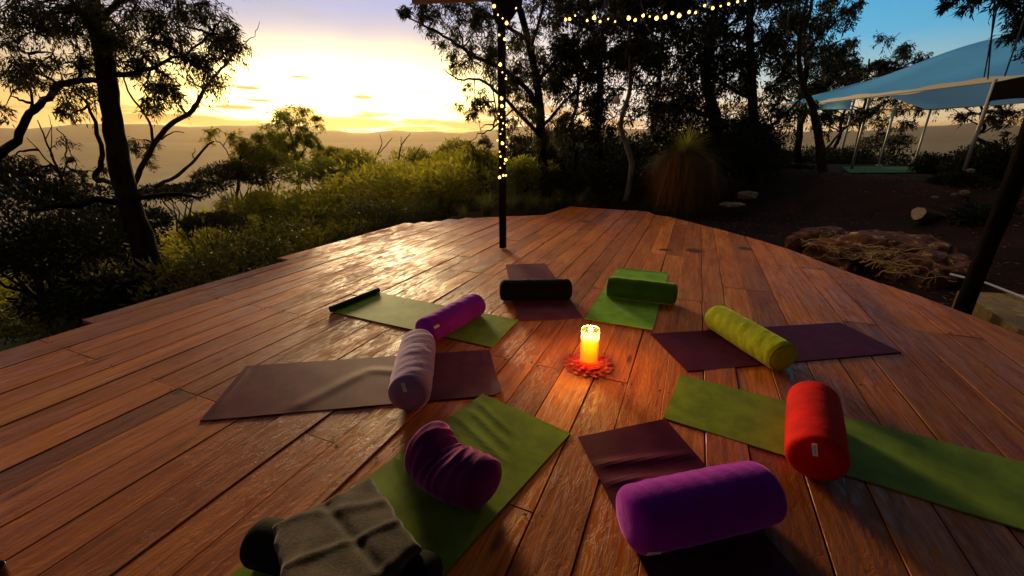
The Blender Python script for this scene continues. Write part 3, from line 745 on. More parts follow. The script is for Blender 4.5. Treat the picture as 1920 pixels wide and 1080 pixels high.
# ------------------------------------------------------------ string lights
M_wire = mat('black_cable', (.01, .01, .01), .6)
M_bulb = bpy.data.materials.new('warm_bulb'); M_bulb.use_nodes = True; t = NT(M_bulb.node_tree); p = t.n['Principled BSDF']
t.put(p.inputs['Emission Color'], (1., .60, .11)); p.inputs['Emission Strength'].default_value = 3.6
M_socket = M_wire
def bulbs(T, pts, rad):
    base = None
    for k, p in enumerate(pts):
        r = rad * random.choice([.55, .8, 1., 1.35])
        if base is None:
            mb = MB(); mb.lathe((0, 0, 0), [(.0005, 1.1), (.35, 1.), (.45, .75), (.8, .35), (1, -.1), (.85, -.65), (.45, -.95), (.0005, -1.05)], 12); base = mb.build('bulb', M_bulb, smooth=True); b = base
        else: b = base.copy(); C.objects.link(b)
        b.parent = T; b.location = tuple(np.array(p) - np.array(T.location)); b.scale = (r, r, r); b.rotation_euler = (random.uniform(-.6, .6), random.uniform(-.6, .6), 0)
cr = [(172, 25), (188, 62), (208, 77), (225, 97), (193, 147), (216, 165), (227, 201), (198, 272), (207, 305), (222, 332), (203, 415), (205, 447), (222, 462), (203, 495), (224, 527), (207, 545), (188, 513), (199, 565), (186, 592), (207, 604), (224, 619), (195, 640), (199, 660), (221, 674), (216, 690), (198, 708), (211, 740), (222, 740), (195, 748), (264, 33), (210, 520), (192, 480), (228, 580)]
T = thing('string_lights', 'warm fairy lights wound round the slim dark deck post', 'string lights', (PB[0], PB[1], 0))
P = [at(850 + x / 2.25, y / 2.25, PB[1] - .055 - .02 * (k % 3)) for k, (x, y) in enumerate(cr)]
bulbs(T, P, .0155)
mb = MB(); zs = np.linspace(3.1, 1.0, 260)
mb.tube([(PB[0] + math.cos(z * 17) * .068, PB[1] + math.sin(z * 17) * .068, z) for z in zs], .0028, 5, caps=False)
for p in P:
    r_ = np.array([PB[0], PB[1], p[2] + .05]); v = p - r_; v[2] = 0; v = v / np.linalg.norm(v) * .068; mb.tube([r_ + v, (r_ + v + p) / 2 + [0, 0, .012], p + [0, 0, .014]], .002, 4, caps=False)
mb.build('cable', M_wire, T)
c2 = [(110, 195), (150, 190), (205, 155), (325, 205), (395, 175), (455, 215), (535, 190), (605, 215), (740, 180), (805, 200), (885, 155), (950, 165), (1020, 180), (1105, 170), (1175, 130), (1245, 155), (1345, 120), (1410, 125), (1500, 55), (1580, 80), (1660, 60), (1740, 40), (1830, 15), (1905, 5)]
P = [at(1040 + x / 5.333, y / 5.333, 6.9 - .7 * x / 1900) for x, y in c2]
T = thing('string_lights', 'sagging string of warm bulbs crossing in front of the dark gum trees', 'string lights', P[0])
bulbs(T, P, .019)
mb = MB(); pts = [at(975, 20, 6.35)] + [p + np.array([0, 0, .035]) for p in P] + [at(1480, -60, 5.6)]
fine = []
for a, b in zip(pts, pts[1:]):
    for k in range(5): f = k / 5; fine.append(a * (1 - f) + b * f - np.array([0, 0, .012 * math.sin(f * math.pi)]))
mb.tube(fine + [pts[-1]], .004, 5, caps=False); mb.build('cable', M_wire, T)

# ------------------------------------------------------------ small things at the edges
T = thing('cup', 'dark round cup at the bottom left corner, only its rim in view', 'cup', (*gnd(-6, 1098)[:2], 0))
q = gnd(-6, 1098); mb = MB(); mb.lathe((q[0], q[1], .0), [(.001, .001), (.030, .001), (.040, .02), (.042, .075), (.0405, .078), (.039, .075), (.037, .02), (.001, .008)], 32)
mb.build('body', mat('dark_glazed_cup', (.10, .02, .012), .15), T, smooth=True)

# ------------------------------------------------------------ vegetation
def unit(v): return v / (np.linalg.norm(v, axis=-1, keepdims=True) + 1e-9)
def leaf_quads(mb, P, A, L, W_):
    """rhombus leaves: P base points, A axis directions, L lengths, W_ widths"""
    n = len(P); A = unit(A); side = unit(np.cross(A, rng.normal(size=(n, 3))))
    L = np.asarray(L).reshape(-1, 1) * np.ones((n, 1)); w_ = np.asarray(W_).reshape(-1, 1) * np.ones((n, 1))
    nrm = np.cross(A, side)
    v = np.stack([P, P + A * L * .42 + side * w_ / 2 + nrm * L * .05, P + A * L, P + A * L * .42 - side * w_ / 2 + nrm * L * .05], 1).reshape(-1, 3)
    mb.add(v, np.arange(4 * n).reshape(-1, 4))
def leafy(mb_l, mb_b, c, Rr, n_tw, n_lf, LL, LW, droop=.55, start=None, twr=.006):
    """a cluster of drooping twigs radiating from c, leaves hanging along them"""
    c = np.asarray(c, float)
    Ps = []; As = []
    for k in range(n_tw):
        d = rng.normal(size=3); d[2] = d[2] * .8 + .25; d /= np.linalg.norm(d)
        L = Rr * rng.uniform(.5, 1.1)
        s0 = c + rng.normal(size=3) * Rr * .12
        tt = np.linspace(0, 1, 5)
        pts = s0 + d * L * tt[:, None] + np.array([0, 0, -1]) * (tt ** 2)[:, None] * L * droop + rng.normal(size=(5, 3)) * L * .035 * tt[:, None]
        if mb_b is not None: mb_b.tube(pts, np.linspace(twr, twr * .35, 5), 3, caps=False)
        m = max(2, int(n_lf * rng.uniform(.6, 1.4)))
        f = rng.uniform(.25, 1., m) * 4; i = np.minimum(f.astype(int), 3); q = (f - i)[:, None]
        Ps.append(pts[i] * (1 - q) + pts[i + 1] * q + rng.normal(size=(m, 3)) * Rr * .11)
        a = unit(rng.normal(size=(m, 3))) * .75 + d * .35 + np.array([0, 0, -droop * 1.3]); As.append(a)
    P = np.concatenate(Ps); A = np.concatenate(As); n = len(P)
    leaf_quads(mb_l, P, A, LL * rng.uniform(.6, 1.25, n), LW * rng.uniform(.7, 1.2, n))
def crook(a, b, n=7, k=.10):
    a = np.asarray(a, float); b = np.asarray(b, float); L = np.linalg.norm(b - a); t = np.linspace(0, 1, n)
    off = np.cumsum(rng.normal(size=(n, 3)), axis=0) * L * k / math.sqrt(n); off -= off[0] + (off[-1] - off[0]) * t[:, None]
    return a + (b - a) * t[:, None] + off
def smooth_path(pts, sub=4, jit=.0):
    pts = np.asarray(pts, float); n = len(pts)
    if n < 3: return pts
    out = []
    for i in range(n - 1):
        p0 = pts[max(i - 1, 0)]; p1 = pts[i]; p2 = pts[i + 1]; p3 = pts[min(i + 2, n - 1)]
        for k in range(sub):
            t = k / sub
            out.append(.5 * ((2 * p1) + (-p0 + p2) * t + (2 * p0 - 5 * p1 + 4 * p2 - p3) * t * t + (-p0 + 3 * p1 - 3 * p2 + p3) * t ** 3))
    out.append(pts[-1]); out = np.array(out)
    if jit: out[1:-1] += rng.normal(size=out[1:-1].shape) * jit
    return out
def limb(mb, px, sides=8, jit=0., rough=.12):
    """px: list of (px, py, depth, radius in photo pixels)"""
    P = np.array([at(a, b, Y) for a, b, Y, r in px]); rr = np.array([r / F * (Y * CP - (p[2] - H) * SP) ** 2 / np.linalg.norm(p - [0, 0, H]) * .96 for p, (a, b, Y, r) in zip(P, px)])
    S_ = smooth_path(P, 4, jit); t = np.linspace(0, len(px) - 1, len(S_)); rad = np.interp(t, range(len(px)), rr)
    mb.tube(S_, rad, sides, rough=rough); return S_
def traced_tree(name, label, cat, limbs, clusters, leafm, barkm, LL=.11, LW=.018, group=None, n_tw=11, n_lf=16, droop=.6, twigs=3, base=None, crown=True, reach=12.):
    mb = MB(); ml = MB(); sk = []
    for k, l in enumerate(limbs): sk.append(limb(mb, l, 10 if k == 0 else 6, jit=.012 if k else .006))
    for k in range(1, len(sk)):
        pr = np.concatenate(sk[:k]); dd = np.linalg.norm(pr - sk[k][0], axis=1); i = int(np.argmin(dd))
        if .01 < dd[i] < .9: r0 = limbs[k][0][3] * limbs[k][0][2] / F * .7; mb.tube([pr[i], (pr[i] + sk[k][0]) / 2, sk[k][0]], r0, 6)
    allp = np.concatenate(sk)
    root = allp[0] if base is None else np.array(base, float)
    T = thing(name, label, cat, (root[0], root[1], root[2]), group)
    for c in clusters:
        px, py, Y, rad = c[:4]; den = c[4] if len(c) > 4 else 1.
        p = at(px, py, Y); dd = np.linalg.norm(allp - p, axis=1)
        o = allp[np.argmin(dd + rng.uniform(0, .4, len(dd)))]
        if np.linalg.norm(o - p) < reach: mb.tube(crook(o, p, 8, .13), np.linspace(.022, .008, 8), 4, caps=False, rough=.1)
        for k in range(twigs):
            q = p + rng.normal(size=3) * rad * .55
            mb.tube(crook(p, q, 4, .12), np.linspace(.009, .005, 4), 3, caps=False)
            leafy(ml, mb, q, rad * .62, max(3, int(n_tw * den)), n_lf, LL, LW, droop, twr=.004 + rad * .002)
    if barkm: mb.build('trunk', barkm, T, smooth=True)
    if ml.n and crown: ml.build('crown', leafm, T)
    return T

# --- the leaning gum at the left edge of the deck
traced_tree('gum_tree', 'large dark leaning gum tree at left, thick trunk beside the deck edge', 'tree',
    [[(322, 640, 5.6, 38), (298, 550, 5.7, 30), (262, 440, 5.9, 27), (228, 330, 6.1, 25), (210, 220, 6.3, 23), (198, 120, 6.5, 24), (180, 40, 6.7, 22), (165, -40, 6.9, 20), (150, -120, 7.1, 16)],
     [(200, 150, 6.5, 9), (160, 150, 6.7, 8), (118, 156, 6.9, 9), (90, 180, 7.0, 9), (55, 215, 7.1, 10), (30, 262, 7.2, 11), (-10, 300, 7.3, 13), (-60, 360, 7.4, 14)],
     [(215, 140, 6.4, 8), (260, 135, 6.6, 7), (300, 120, 6.9, 5), (350, 100, 7.1, 3.5), (400, 60, 7.3, 2.5)],
     [(190, 60, 6.6, 8), (150, 20, 6.5, 6), (110, -20, 6.4, 5), (70, -50, 6.3, 4)],
     [(196, 30, 6.7, 9), (240, -10, 6.9, 7), (290, -40, 7.2, 5), (340, -60, 7.5, 4)],
     [(110, 160, 6.9, 4), (75, 130, 6.6, 3), (40, 90, 6.4, 2.4), (10, 60, 6.3, 2)],
     [(60, 215, 7.1, 4), (58, 160, 7.0, 3), (62, 110, 6.9, 2)],
     [(240, 385, 6.0, 10), (190, 375, 5.8, 9), (130, 385, 5.6, 9), (60, 395, 5.5, 10)],
     [(262, 370, 5.9, 7), (310, 366, 6.2, 6), (360, 370, 6.4, 4), (380, 368, 6.5, 2)],
     [(225, 345, 6.1, 5), (200, 340, 6.5, 7), (180, 330, 6.8, 8), (192, 290, 7.0, 6), (170, 210, 7.2, 4), (140, 170, 7.3, 3)]],
    [(60, 60, 6.4, .55), (100, 100, 6.6, .5), (30, 120, 6.6, .45), (140, 60, 6.7, .5), (150, 110, 6.9, .4), (20, 180, 7.0, .35, .6), (85, 30, 6.2, .5), (130, 10, 6.4, .45),
     (230, 60, 6.5, .45), (255, 110, 6.6, .45), (290, 130, 6.8, .45), (330, 120, 7.0, .45), (300, 60, 7.0, .5), (350, 50, 7.3, .5), (390, 90, 7.4, .45), (420, 70, 7.5, .35), (370, 25, 7.4, .45), (260, 20, 6.9, .5), (310, 5, 7.2, .5),
     (415, 40, 7.5, .3, .7), (380, 130, 7.2, .35, .7), (340, 160, 7.1, .3, .6), (270, 170, 6.8, .3, .5), (90, 150, 7.0, .3, .6), (120, 215, 7.2, .25, .5), (170, 20, 7.0, .5), (215, 10, 6.6, .5), (60, 10, 6.2, .4)],
    M_leaf, M_bark, LL=.105, LW=.019, n_lf=21)
# --- bare reddish forked tree right of it
traced_tree('bare_tree', 'half bare forked tree with curved limbs just right of the big leaning trunk', 'tree',
    [[(250, 350, 8.5, 7), (262, 320, 8.5, 6.5), (290, 270, 8.6, 6), (318, 235, 8.7, 6), (362, 205, 8.8, 5.5), (385, 165, 8.9, 4), (415, 130, 9.0, 3), (438, 100, 9.1, 2), (445, 60, 9.2, 1.4)],
     [(286, 275, 8.6, 3.6), (284, 240, 8.6, 3.2), (265, 205, 8.7, 2.8), (240, 170, 8.8, 2.3), (232, 130, 8.9, 1.8)],
     [(438, 95, 9.1, 1.4), (460, 80, 9.1, 1.1), (480, 60, 9.2, .8), (486, 40, 9.2, .5)],
     [(380, 170, 8.9, 2), (400, 168, 8.8, 1.4), (430, 162, 8.8, .9), (450, 158, 8.8, .6)],
     [(370, 190, 8.9, 1.6), (400, 205, 8.7, 1), (420, 212, 8.7, .6)],
     [(384, 165, 8.9, 2.2), (383, 130, 9, 1.6), (392, 90, 9.1, 1.2), (380, 60, 9.2, .8)],
     [(350, 212, 8.8, 2), (372, 180, 8.7, 1.5), (356, 140, 8.6, 1.1)],
     [(415, 130, 9.0, 1.5), (400, 100, 8.9, 1), (420, 60, 8.9, .7)],
     [(290, 268, 8.6, 2.4), (320, 252, 8.6, 1.6), (345, 248, 8.6, 1)]],
    [(270, 262, 8.6, .28, .8), (255, 275, 8.5, .22, .8), (285, 215, 8.7, .28, .4), (330, 195, 8.7, .25, .35), (240, 120, 8.9, .3, .5), (395, 70, 9.1, .25, .35), (300, 175, 8.8, .3, .35), (350, 150, 8.7, .28, .35), (420, 100, 9., .22, .3)],
    M_leaf, M_barkg, LL=.11, LW=.016, n_lf=11)
traced_tree('bare_branch', 'bare crooked dead branch rising out of the dark shrubs, left of centre', 'dead branch',
    [[(290, 350, 9, 5), (330, 330, 9, 4), (365, 300, 9.2, 3.2), (385, 275, 9.4, 2.4), (402, 265, 9.5, 1.4)], [(365, 300, 9.2, 1.6), (362, 288, 9.2, 1.1), (366, 278, 9.2, .7)]], [], None, M_barkg)
traced_tree('dead_shrub', 'spindly dead forked shrub against the hazy valley at far left', 'shrub',
    [[(120, 380, 7.5, 5), (118, 340, 7.5, 4), (100, 300, 7.6, 3), (85, 260, 7.7, 2), (70, 225, 7.7, 1.2)], [(112, 325, 7.6, 2.4), (80, 290, 7.5, 1.8), (50, 258, 7.5, 1)],
     [(118, 330, 7.6, 2), (126, 290, 7.6, 2), (122, 260, 7.6, 1.6), (108, 240, 7.6, 1)], [(100, 300, 7.6, 1.6), (96, 250, 7.6, 1), (90, 215, 7.6, .6)], [(85, 262, 7.7, 1.2), (98, 235, 7.7, .8)]],
    [(60, 320, 7.6, .3, .6), (140, 300, 7.6, .28, .6), (30, 290, 7.3, .3, .5), (165, 320, 7.3, .3, .6)], M_leafd, M_bark, n_lf=12)

# --- slender tree in the middle distance
traced_tree('gum_tree', 'slender hazy gum tree with a rounded crown standing alone against the hills, left of centre', 'tree',
    [[(566, 440, 19, 4), (563, 380, 19, 3.4), (560, 320, 19, 3), (552, 280, 19, 2.6), (545, 250, 19, 2.2), (538, 225, 19, 1.4)],
     [(558, 300, 19, 1.8), (572, 280, 19, 1.4), (585, 255, 19, 1)], [(556, 290, 19, 1.6), (535, 268, 19, 1.2), (520, 245, 19, .9)], [(552, 275, 19, 1.4), (556, 245, 19, 1), (560, 225, 19, .8)]],
    [(528, 228, 19, .85), (552, 224, 19, .8), (512, 248, 19.2, .75), (540, 248, 18.8, .8), (575, 262, 19, .6), (520, 270, 19, .6), (555, 285, 19.2, .55), (580, 240, 19, .45, .7), (590, 262, 19, .4, .7), (505, 262, 19.3, .5, .8), (565, 258, 19, .4, .6), (525, 275, 19, .45, .6), (575, 285, 19, .35, .5), (545, 300, 19.3, .4, .5)],
    M_bushg, M_barkg, LL=.20, LW=.05, n_lf=16, n_tw=10)
traced_tree('gum_tree', 'loose crowned small gum left of the slender hazy tree', 'tree',
    [[(440, 420, 16, 4), (446, 350, 16, 3), (450, 300, 16, 2.4), (462, 270, 16, 1.6)], [(447, 320, 16, 1.6), (430, 290, 16, 1.2), (410, 265, 16, .8)], [(450, 300, 16, 1.5), (480, 280, 16, 1)]],
    [(400, 255, 16, .35, .5), (425, 262, 16, .4, .6), (470, 262, 16, .55), (490, 275, 16, .5), (450, 285, 16, .5), (430, 290, 16, .4, .7)],
    M_bush, M_barkg, LL=.17, LW=.045, n_lf=13)
for lab, pts in [('grey dead tree top with bare forked twigs above the hazy bush, right of centre glow', [[(700, 330, 24, 1.6), (705, 295, 24, 1.3), (716, 270, 24, .9), (712, 252, 24, .6)], [(708, 290, 24, 1), (728, 268, 24, .8), (735, 258, 24, .5)], [(745, 330, 24, 1.5), (750, 280, 24, 1.3), (760, 262, 24, 1), (770, 250, 24, .6)], [(752, 278, 24, .9), (752, 256, 24, .6)], [(775, 300, 24, 1.1), (785, 280, 24, .8), (792, 270, 24, .5)]])]:
    traced_tree('dead_tree', lab, 'dead tree', pts, [], None, M_barkg)

# --- generic bushes: lumpy crowns of real leaves
def bush_mesh(mb, c, rx, rz, n, LL, LW, lobes=9, seed=0, shell=.55, up=.2):
    c = np.asarray(c, float); r = np.random.default_rng(seed)
    ld = unit(r.normal(size=(lobes, 3))); ld[:, 2] = np.abs(ld[:, 2]) * .9 - .15; lc = ld * r.uniform(.35, .72, (lobes, 1)); lr = r.uniform(.26, .48, lobes)
    k = r.integers(0, lobes, n); d = unit(r.normal(size=(n, 3))); rad = lr[k][:, None] * (shell + (1 - shell) * r.random((n, 1))) * (1 + .25 * r.normal(size=(n, 1)) * .5)
    p = (lc[k] + d * rad) * np.array([rx, rx, rz]) + c
    A = d + r.normal(size=(n, 3)) * .6 + np.array([0, 0, up])
    leaf_quads(mb, p, A, LL * r.uniform(.6, 1.3, n), LW * r.uniform(.7, 1.3, n))
    return lc * np.array([rx, rx, rz]) + c
def bush(label, px, py, Y, rx, rz, n=2600, LL=.10, LW=.035, m=None, seed=None, group=None, name='shrub', cat='shrub', stems=True, shell=.55, up=.2, lobes=9):
    """px, py: the centre of its crown in the photograph, Y its distance"""
    c = at(px, py, Y); g = terrain(c[0], c[1]); seed = seed or random.randint(1, 9999)
    T = thing(name, label, cat, (c[0], c[1], g), group)
    mb = MB(); ml = MB(); lc = bush_mesh(ml, c, rx, rz, n, LL, LW, seed=seed, shell=shell, up=up, lobes=lobes)
    if stems:
        root = np.array([c[0], c[1], min(g - .05, c[2] - rz)])
        fork = root * .45 + c * .55
        mb.tube(crook(root, fork, 6, .06), np.linspace(.05, .03, 6) * max(.5, rx), 6, caps=False)
        for q in lc: mb.tube(crook(fork, q, 5, .14), np.linspace(.022, .007, 5) * max(.5, rx), 4, caps=False)
        mb.build('stems', M_barkg, T, smooth=True)
    ml.build('foliage', m or M_bush, T)
    return T
B = bush
G1 = 'shrubs and small trees on the slope beyond the deck'
B('tall loose green tree filling the gap left of the slender hazy tree', 492, 305, 16.5, 1.2, .95, 4200, .13, .04, M_bush, group=G1)
B('rounded hazy tree top right of the slender tree, reaching the hills', 655, 318, 19, 1.7, 1.0, 5000, .15, .05, M_bush, group=G1)
B('hazy green tree between slender tree foot and rounded tree top', 590, 330, 17, 1.5, .9, 5000, .14, .045, M_bushg, group=G1)
B('tall hazy bush close left of the string light post', 910, 312, 15, 1.1, 1.0, 4200, .12, .04, M_bush, group=G1)
B('flat topped dark tree with a dense rounded canopy against the valley, left of centre', 430, 335, 12, 1.15, .62, 7000, .09, .03, M_leaf, group=G1, name='flat_topped_tree', cat='tree', shell=.75)
B('low spreading dark shrub layered left of the flat topped tree', 335, 362, 10.5, 1.15, .30, 4000, .09, .03, M_leafd, group=G1)
B('rounded olive green shrub right below the flat topped tree', 480, 390, 11, .85, .55, 6000, .08, .028, M_bush, group=G1, shell=.7)
B('mossy green shrub under the slender hazy tree', 555, 400, 12.5, 1.0, .6, 5000, .09, .03, M_bushg, group=G1)
B('broad pale green shrub between the slender tree and the dead twigs', 640, 380, 14, 1.5, .75, 6000, .10, .034, M_bush, group=G1)
B('tall hazy grey green shrub under the bare forked twigs', 720, 350, 19, 2.3, 1.3, 6500, .15, .05, M_bush, group=G1)
B('tall dark hazy bush left of the string light post', 845, 330, 17, 1.8, 1.2, 6500, .13, .045, M_bush, group=G1)
B('olive bush directly left of the post behind the deck edge', 830, 385, 13, 1.1, .55, 4500, .09, .03, M_bush, group=G1)
B('mid green shrub low behind the far left deck boards', 735, 395, 12.5, 1.0, .5, 4500, .09, .03, M_bushg, group=G1)
B('dark hollow shrub below the rounded olive shrub', 400, 420, 9, .75, .35, 3500, .08, .026, M_leaf, group=G1)
B('small grey green tree top near the horizon right of the slender tree', 622, 300, 22, 1.1, .9, 3500, .16, .05, M_bush, group=G1)
B('bushy treetop rising to the horizon left of the post', 855, 290, 26, 1.5, 1.3, 3500, .18, .06, M_bush, group=G1)
B('hazy treetop beneath the orange cloud bank right of centre', 775, 305, 27, 1.9, 1.2, 3500, .18, .06, M_bush, group=G1)
B('bushy crown just right of the post lights, yellow green and backlit', 985, 335, 12.5, 1.0, .8, 4500, .10, .035, M_bushg, group=G1)
# dark shrubs at the left edge
for lab, a in [('black shadowed shrub mass at the far left edge beside the deck', (40, 470, 5.6, 1.3, 1.15, 6500)), ('dark rounded shrub between the far left edge and the leaning trunk', (150, 480, 6.3, 1.1, .85, 6500)),
               ('dark shrub top under the curved limb at far left', (20, 345, 7.5, 1.1, .6, 5000)), ('dark low shrub behind the leaning trunk', (215, 420, 7.4, .9, .6, 5000)),
               ('dark leafy shrub top left of the leaning trunk at mid height', (120, 370, 7.6, .85, .42, 4500)), ('low dark groundcover shrub at the deck edge by the trunk foot', (190, 560, 5.2, .8, .38, 5000))]:
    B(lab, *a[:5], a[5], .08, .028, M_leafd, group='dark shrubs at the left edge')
# feathery shrubs along the left deck edge
def feathery(label, px, py, Y, h, n, m, group, name='feathery_shrub', spread=.55):
    c = at(px, py, Y); g = c[2] - h
    T = thing(name, label, 'shrub', (c[0], c[1], g), group); mb = MB(); ml = MB()
    for k in range(n):
        a = rng.uniform(0, 2 * math.pi); tip = c + np.array([math.cos(a), math.sin(a), 0]) * h * spread * rng.uniform(.2, 1.) + np.array([0, 0, -h * .25 * rng.random()])
        root = np.array([c[0], c[1], g]) + rng.normal(size=3) * [h * .12, h * .12, 0]
        P = crook(root, tip, 7, .08); mb.tube(P, np.linspace(.008, .003, 7), 4, caps=False)
        mm = 90; f = rng.uniform(1.5, 6, mm); i = np.minimum(f.astype(int), 5); q = (f - i)[:, None]
        pp = P[i] * (1 - q) + P[i + 1] * q + rng.normal(size=(mm, 3)) * h * .025
        leaf_quads(ml, pp, unit(rng.normal(size=(mm, 3))) * .8 + [0, 0, .7], .055 * rng.uniform(.6, 1.3, mm), .009)
    mb.build('stems', M_barkg, T); ml.build('foliage', m, T)
G2 = 'feathery shrubs along the left deck edge'
for lab, a in [('golden feathery shrub at the deck edge right of the leaning trunk', (400, 478, 6.6, .75, 26)), ('golden green feathery shrub, second along the deck edge from the trunk', (445, 462, 7.3, .75, 26)),
               ('leafy green shrub with bright glints behind the stepped deck edge', (520, 440, 7.9, .8, 30)), ('fine twiggy shrub beside the middle of the left deck edge', (585, 425, 8.6, .8, 26)),
               ('pale twiggy shrub where the left deck edge begins to curve', (640, 412, 9.2, .8, 26)), ('pale feathery shrub tip at the far left corner of the deck', (690, 402, 10., .8, 24)),
               ('small golden sprig against the deck edge close to the trunk', (345, 520, 5.9, .5, 16))]:
    feathery(lab, *a, M_bush, G2)

# far-off bush covering the slope as one mass
def mass(name, pts, m, LL, LW, nper, rz=.6):
    mb = MB()
    for k, (x, y, z, r) in enumerate(pts): bush_mesh(mb, (x, y, z), r, r * rz, nper, LL * r, LW * r, lobes=7, seed=k + 11, shell=.6)
    return tag(mb.build(name, m), kind='stuff')
pts = []
for k in range(430):
    a = R(rng.uniform(-52, 16)); r = 13 + 60 * rng.random() ** 1.3
    x, y = r * math.sin(a), r * math.cos(a)
    if x * CT - y * ST > -6.3 and r < 60: continue
    g = terrain(x, y); rr = rng.uniform(.9, 1.7) * (1 + r / 60)
    zt = 1.56 - r * (rng.uniform(.018, .05) if a > R(-30) else .10 if a > R(-38) else .17)       # tree tops stay below the eye
    z = min(g + rr * rng.uniform(.5, 1.3), zt - rr * .45); pts.append((x, y, max(z, g), rr))
mass('bushland', pts, M_bush, .10, .036, 620)
pts = []
for k in range(330):
    s_ = rng.uniform(-15, -5.9); t_ = rng.uniform(2.5, 17); x, y = st(s_, t_); g = terrain(x, y); rr = rng.uniform(.45, .85); z = min(g + rr * .4 + .5 * rng.random(), 1.56 - math.hypot(x, y) * .15); pts.append((x, y, z, rr))
for k in range(90):
    s_ = rng.uniform(-5.9, 0.); t_ = rng.uniform(11.5, 17); x, y = st(s_, t_); g = terrain(x, y); rr = rng.uniform(.3, .6); pts.append((x, y, g + .1, rr))
mass('undergrowth', pts, M_leaf2, .13, .045, 420)
pts = []
for k in range(260):
    a = R(rng.uniform(1, 42)); r = rng.uniform(14.5, 34); x, y = r * math.sin(a), r * math.cos(a); rr = rng.uniform(.8, 1.4) * (1 + r / 60); g = terrain(x, y)
    if a > R(29) and r < 24: continue
    top = 1.56 + r * (rng.uniform(.0, .035) if a < R(29) else -.01); zc = min(g + rng.uniform(.3, 2.4), top - rr * .5); pts.append((x, y, zc, rr))
mass('dark_understorey', pts, M_leafd, .11, .045, 620)
pts = []
for k in range(420):
    a = R(rng.uniform(-60, 60)); r = 70 * 10 ** (rng.random() * 1.0); x, y = r * math.sin(a), r * math.cos(a); g = terrain(x, y); rr = rng.uniform(3, 6) * (r / 160) ** .35
    pts.append((x, y, g + rr * .3, rr))
mass('valley_woodland', pts, M_bush, .16, .07, 90)

# --- big gum whose branches hang over the post
G3 = 'gum trees right of the post'
traced_tree('gum_tree', 'tall dark gum just right of the post with branches drooping left over the glow', 'tree',
    [[(1025, 375, 12.5, 11), (1017, 300, 12.5, 10), (1013, 230, 12.4, 10), (1008, 160, 12.3, 9), (992, 80, 12.2, 8), (972, 10, 12.1, 8), (955, -60, 12, 7), (940, -150, 12, 6)],
     [(1008, 200, 12.4, 6), (985, 165, 12, 5), (940, 130, 11.5, 4.5), (890, 105, 11.2, 4), (845, 75, 11, 3), (790, 45, 11, 2), (750, 28, 11, 1)],
     [(1012, 255, 12.4, 5), (985, 225, 12, 4), (940, 180, 11.7, 3.4), (900, 150, 11.5, 2.6), (860, 148, 11.4, 1.8), (830, 128, 11.4, 1)],
     [(990, 75, 12.2, 5), (950, 50, 11.8, 4), (900, 20, 11.5, 3), (850, -10, 11.3, 2.4)],
     [(996, 90, 12.2, 5), (1010, 40, 12.5, 4), (1030, -20, 12.6, 3)],
     [(1012, 150, 12.4, 5), (1045, 110, 12.8, 4), (1075, 70, 13, 3)],
     [(1014, 240, 12.4, 4), (1050, 200, 12.8, 3), (1080, 170, 13, 2)],
     [(925, 240, 12, 2), (928, 200, 12, 1.8), (922, 160, 12, 1.4), (912, 120, 12, 1)]],
    [(790, 30, 11, .4, .7), (825, 25, 11, .5), (860, 40, 11.1, .6), (835, 65, 11, .4, .7), (880, 70, 11.2, .6), (905, 30, 11.5, .6), (870, 10, 11.3, .5), (905, 85, 11.3, .5), (870, 105, 11.3, .4, .7), (915, 125, 11.5, .5), (945, 90, 11.7, .6), (960, 50, 11.8, .5), (985, 110, 12, .6), (1000, 60, 12.3, .6), (975, 150, 12, .5), (950, 170, 11.8, .45), (1000, 180, 12.3, .6), (1030, 130, 12.7, .6), (1045, 90, 12.8, .5), (1060, 170, 12.8, .6), (1040, 215, 12.7, .6), (985, 215, 12, .45), (1000, 250, 12.2, .5), (1050, 250, 12.8, .6), (890, 170, 11.5, .35, .5), (930, 200, 11.9, .35, .5), (1085, 60, 13, .45), (1065, 30, 12.9, .3, .5), (760, 20, 11, .2, .5), (870, 215, 12, .3, .45), (900, 240, 12, .35, .5), (880, 265, 12.5, .35, .5), (960, 250, 12.2, .4, .6)],
    M_leaf, M_bark, LL=.13, LW=.026, n_lf=22, group=G3)
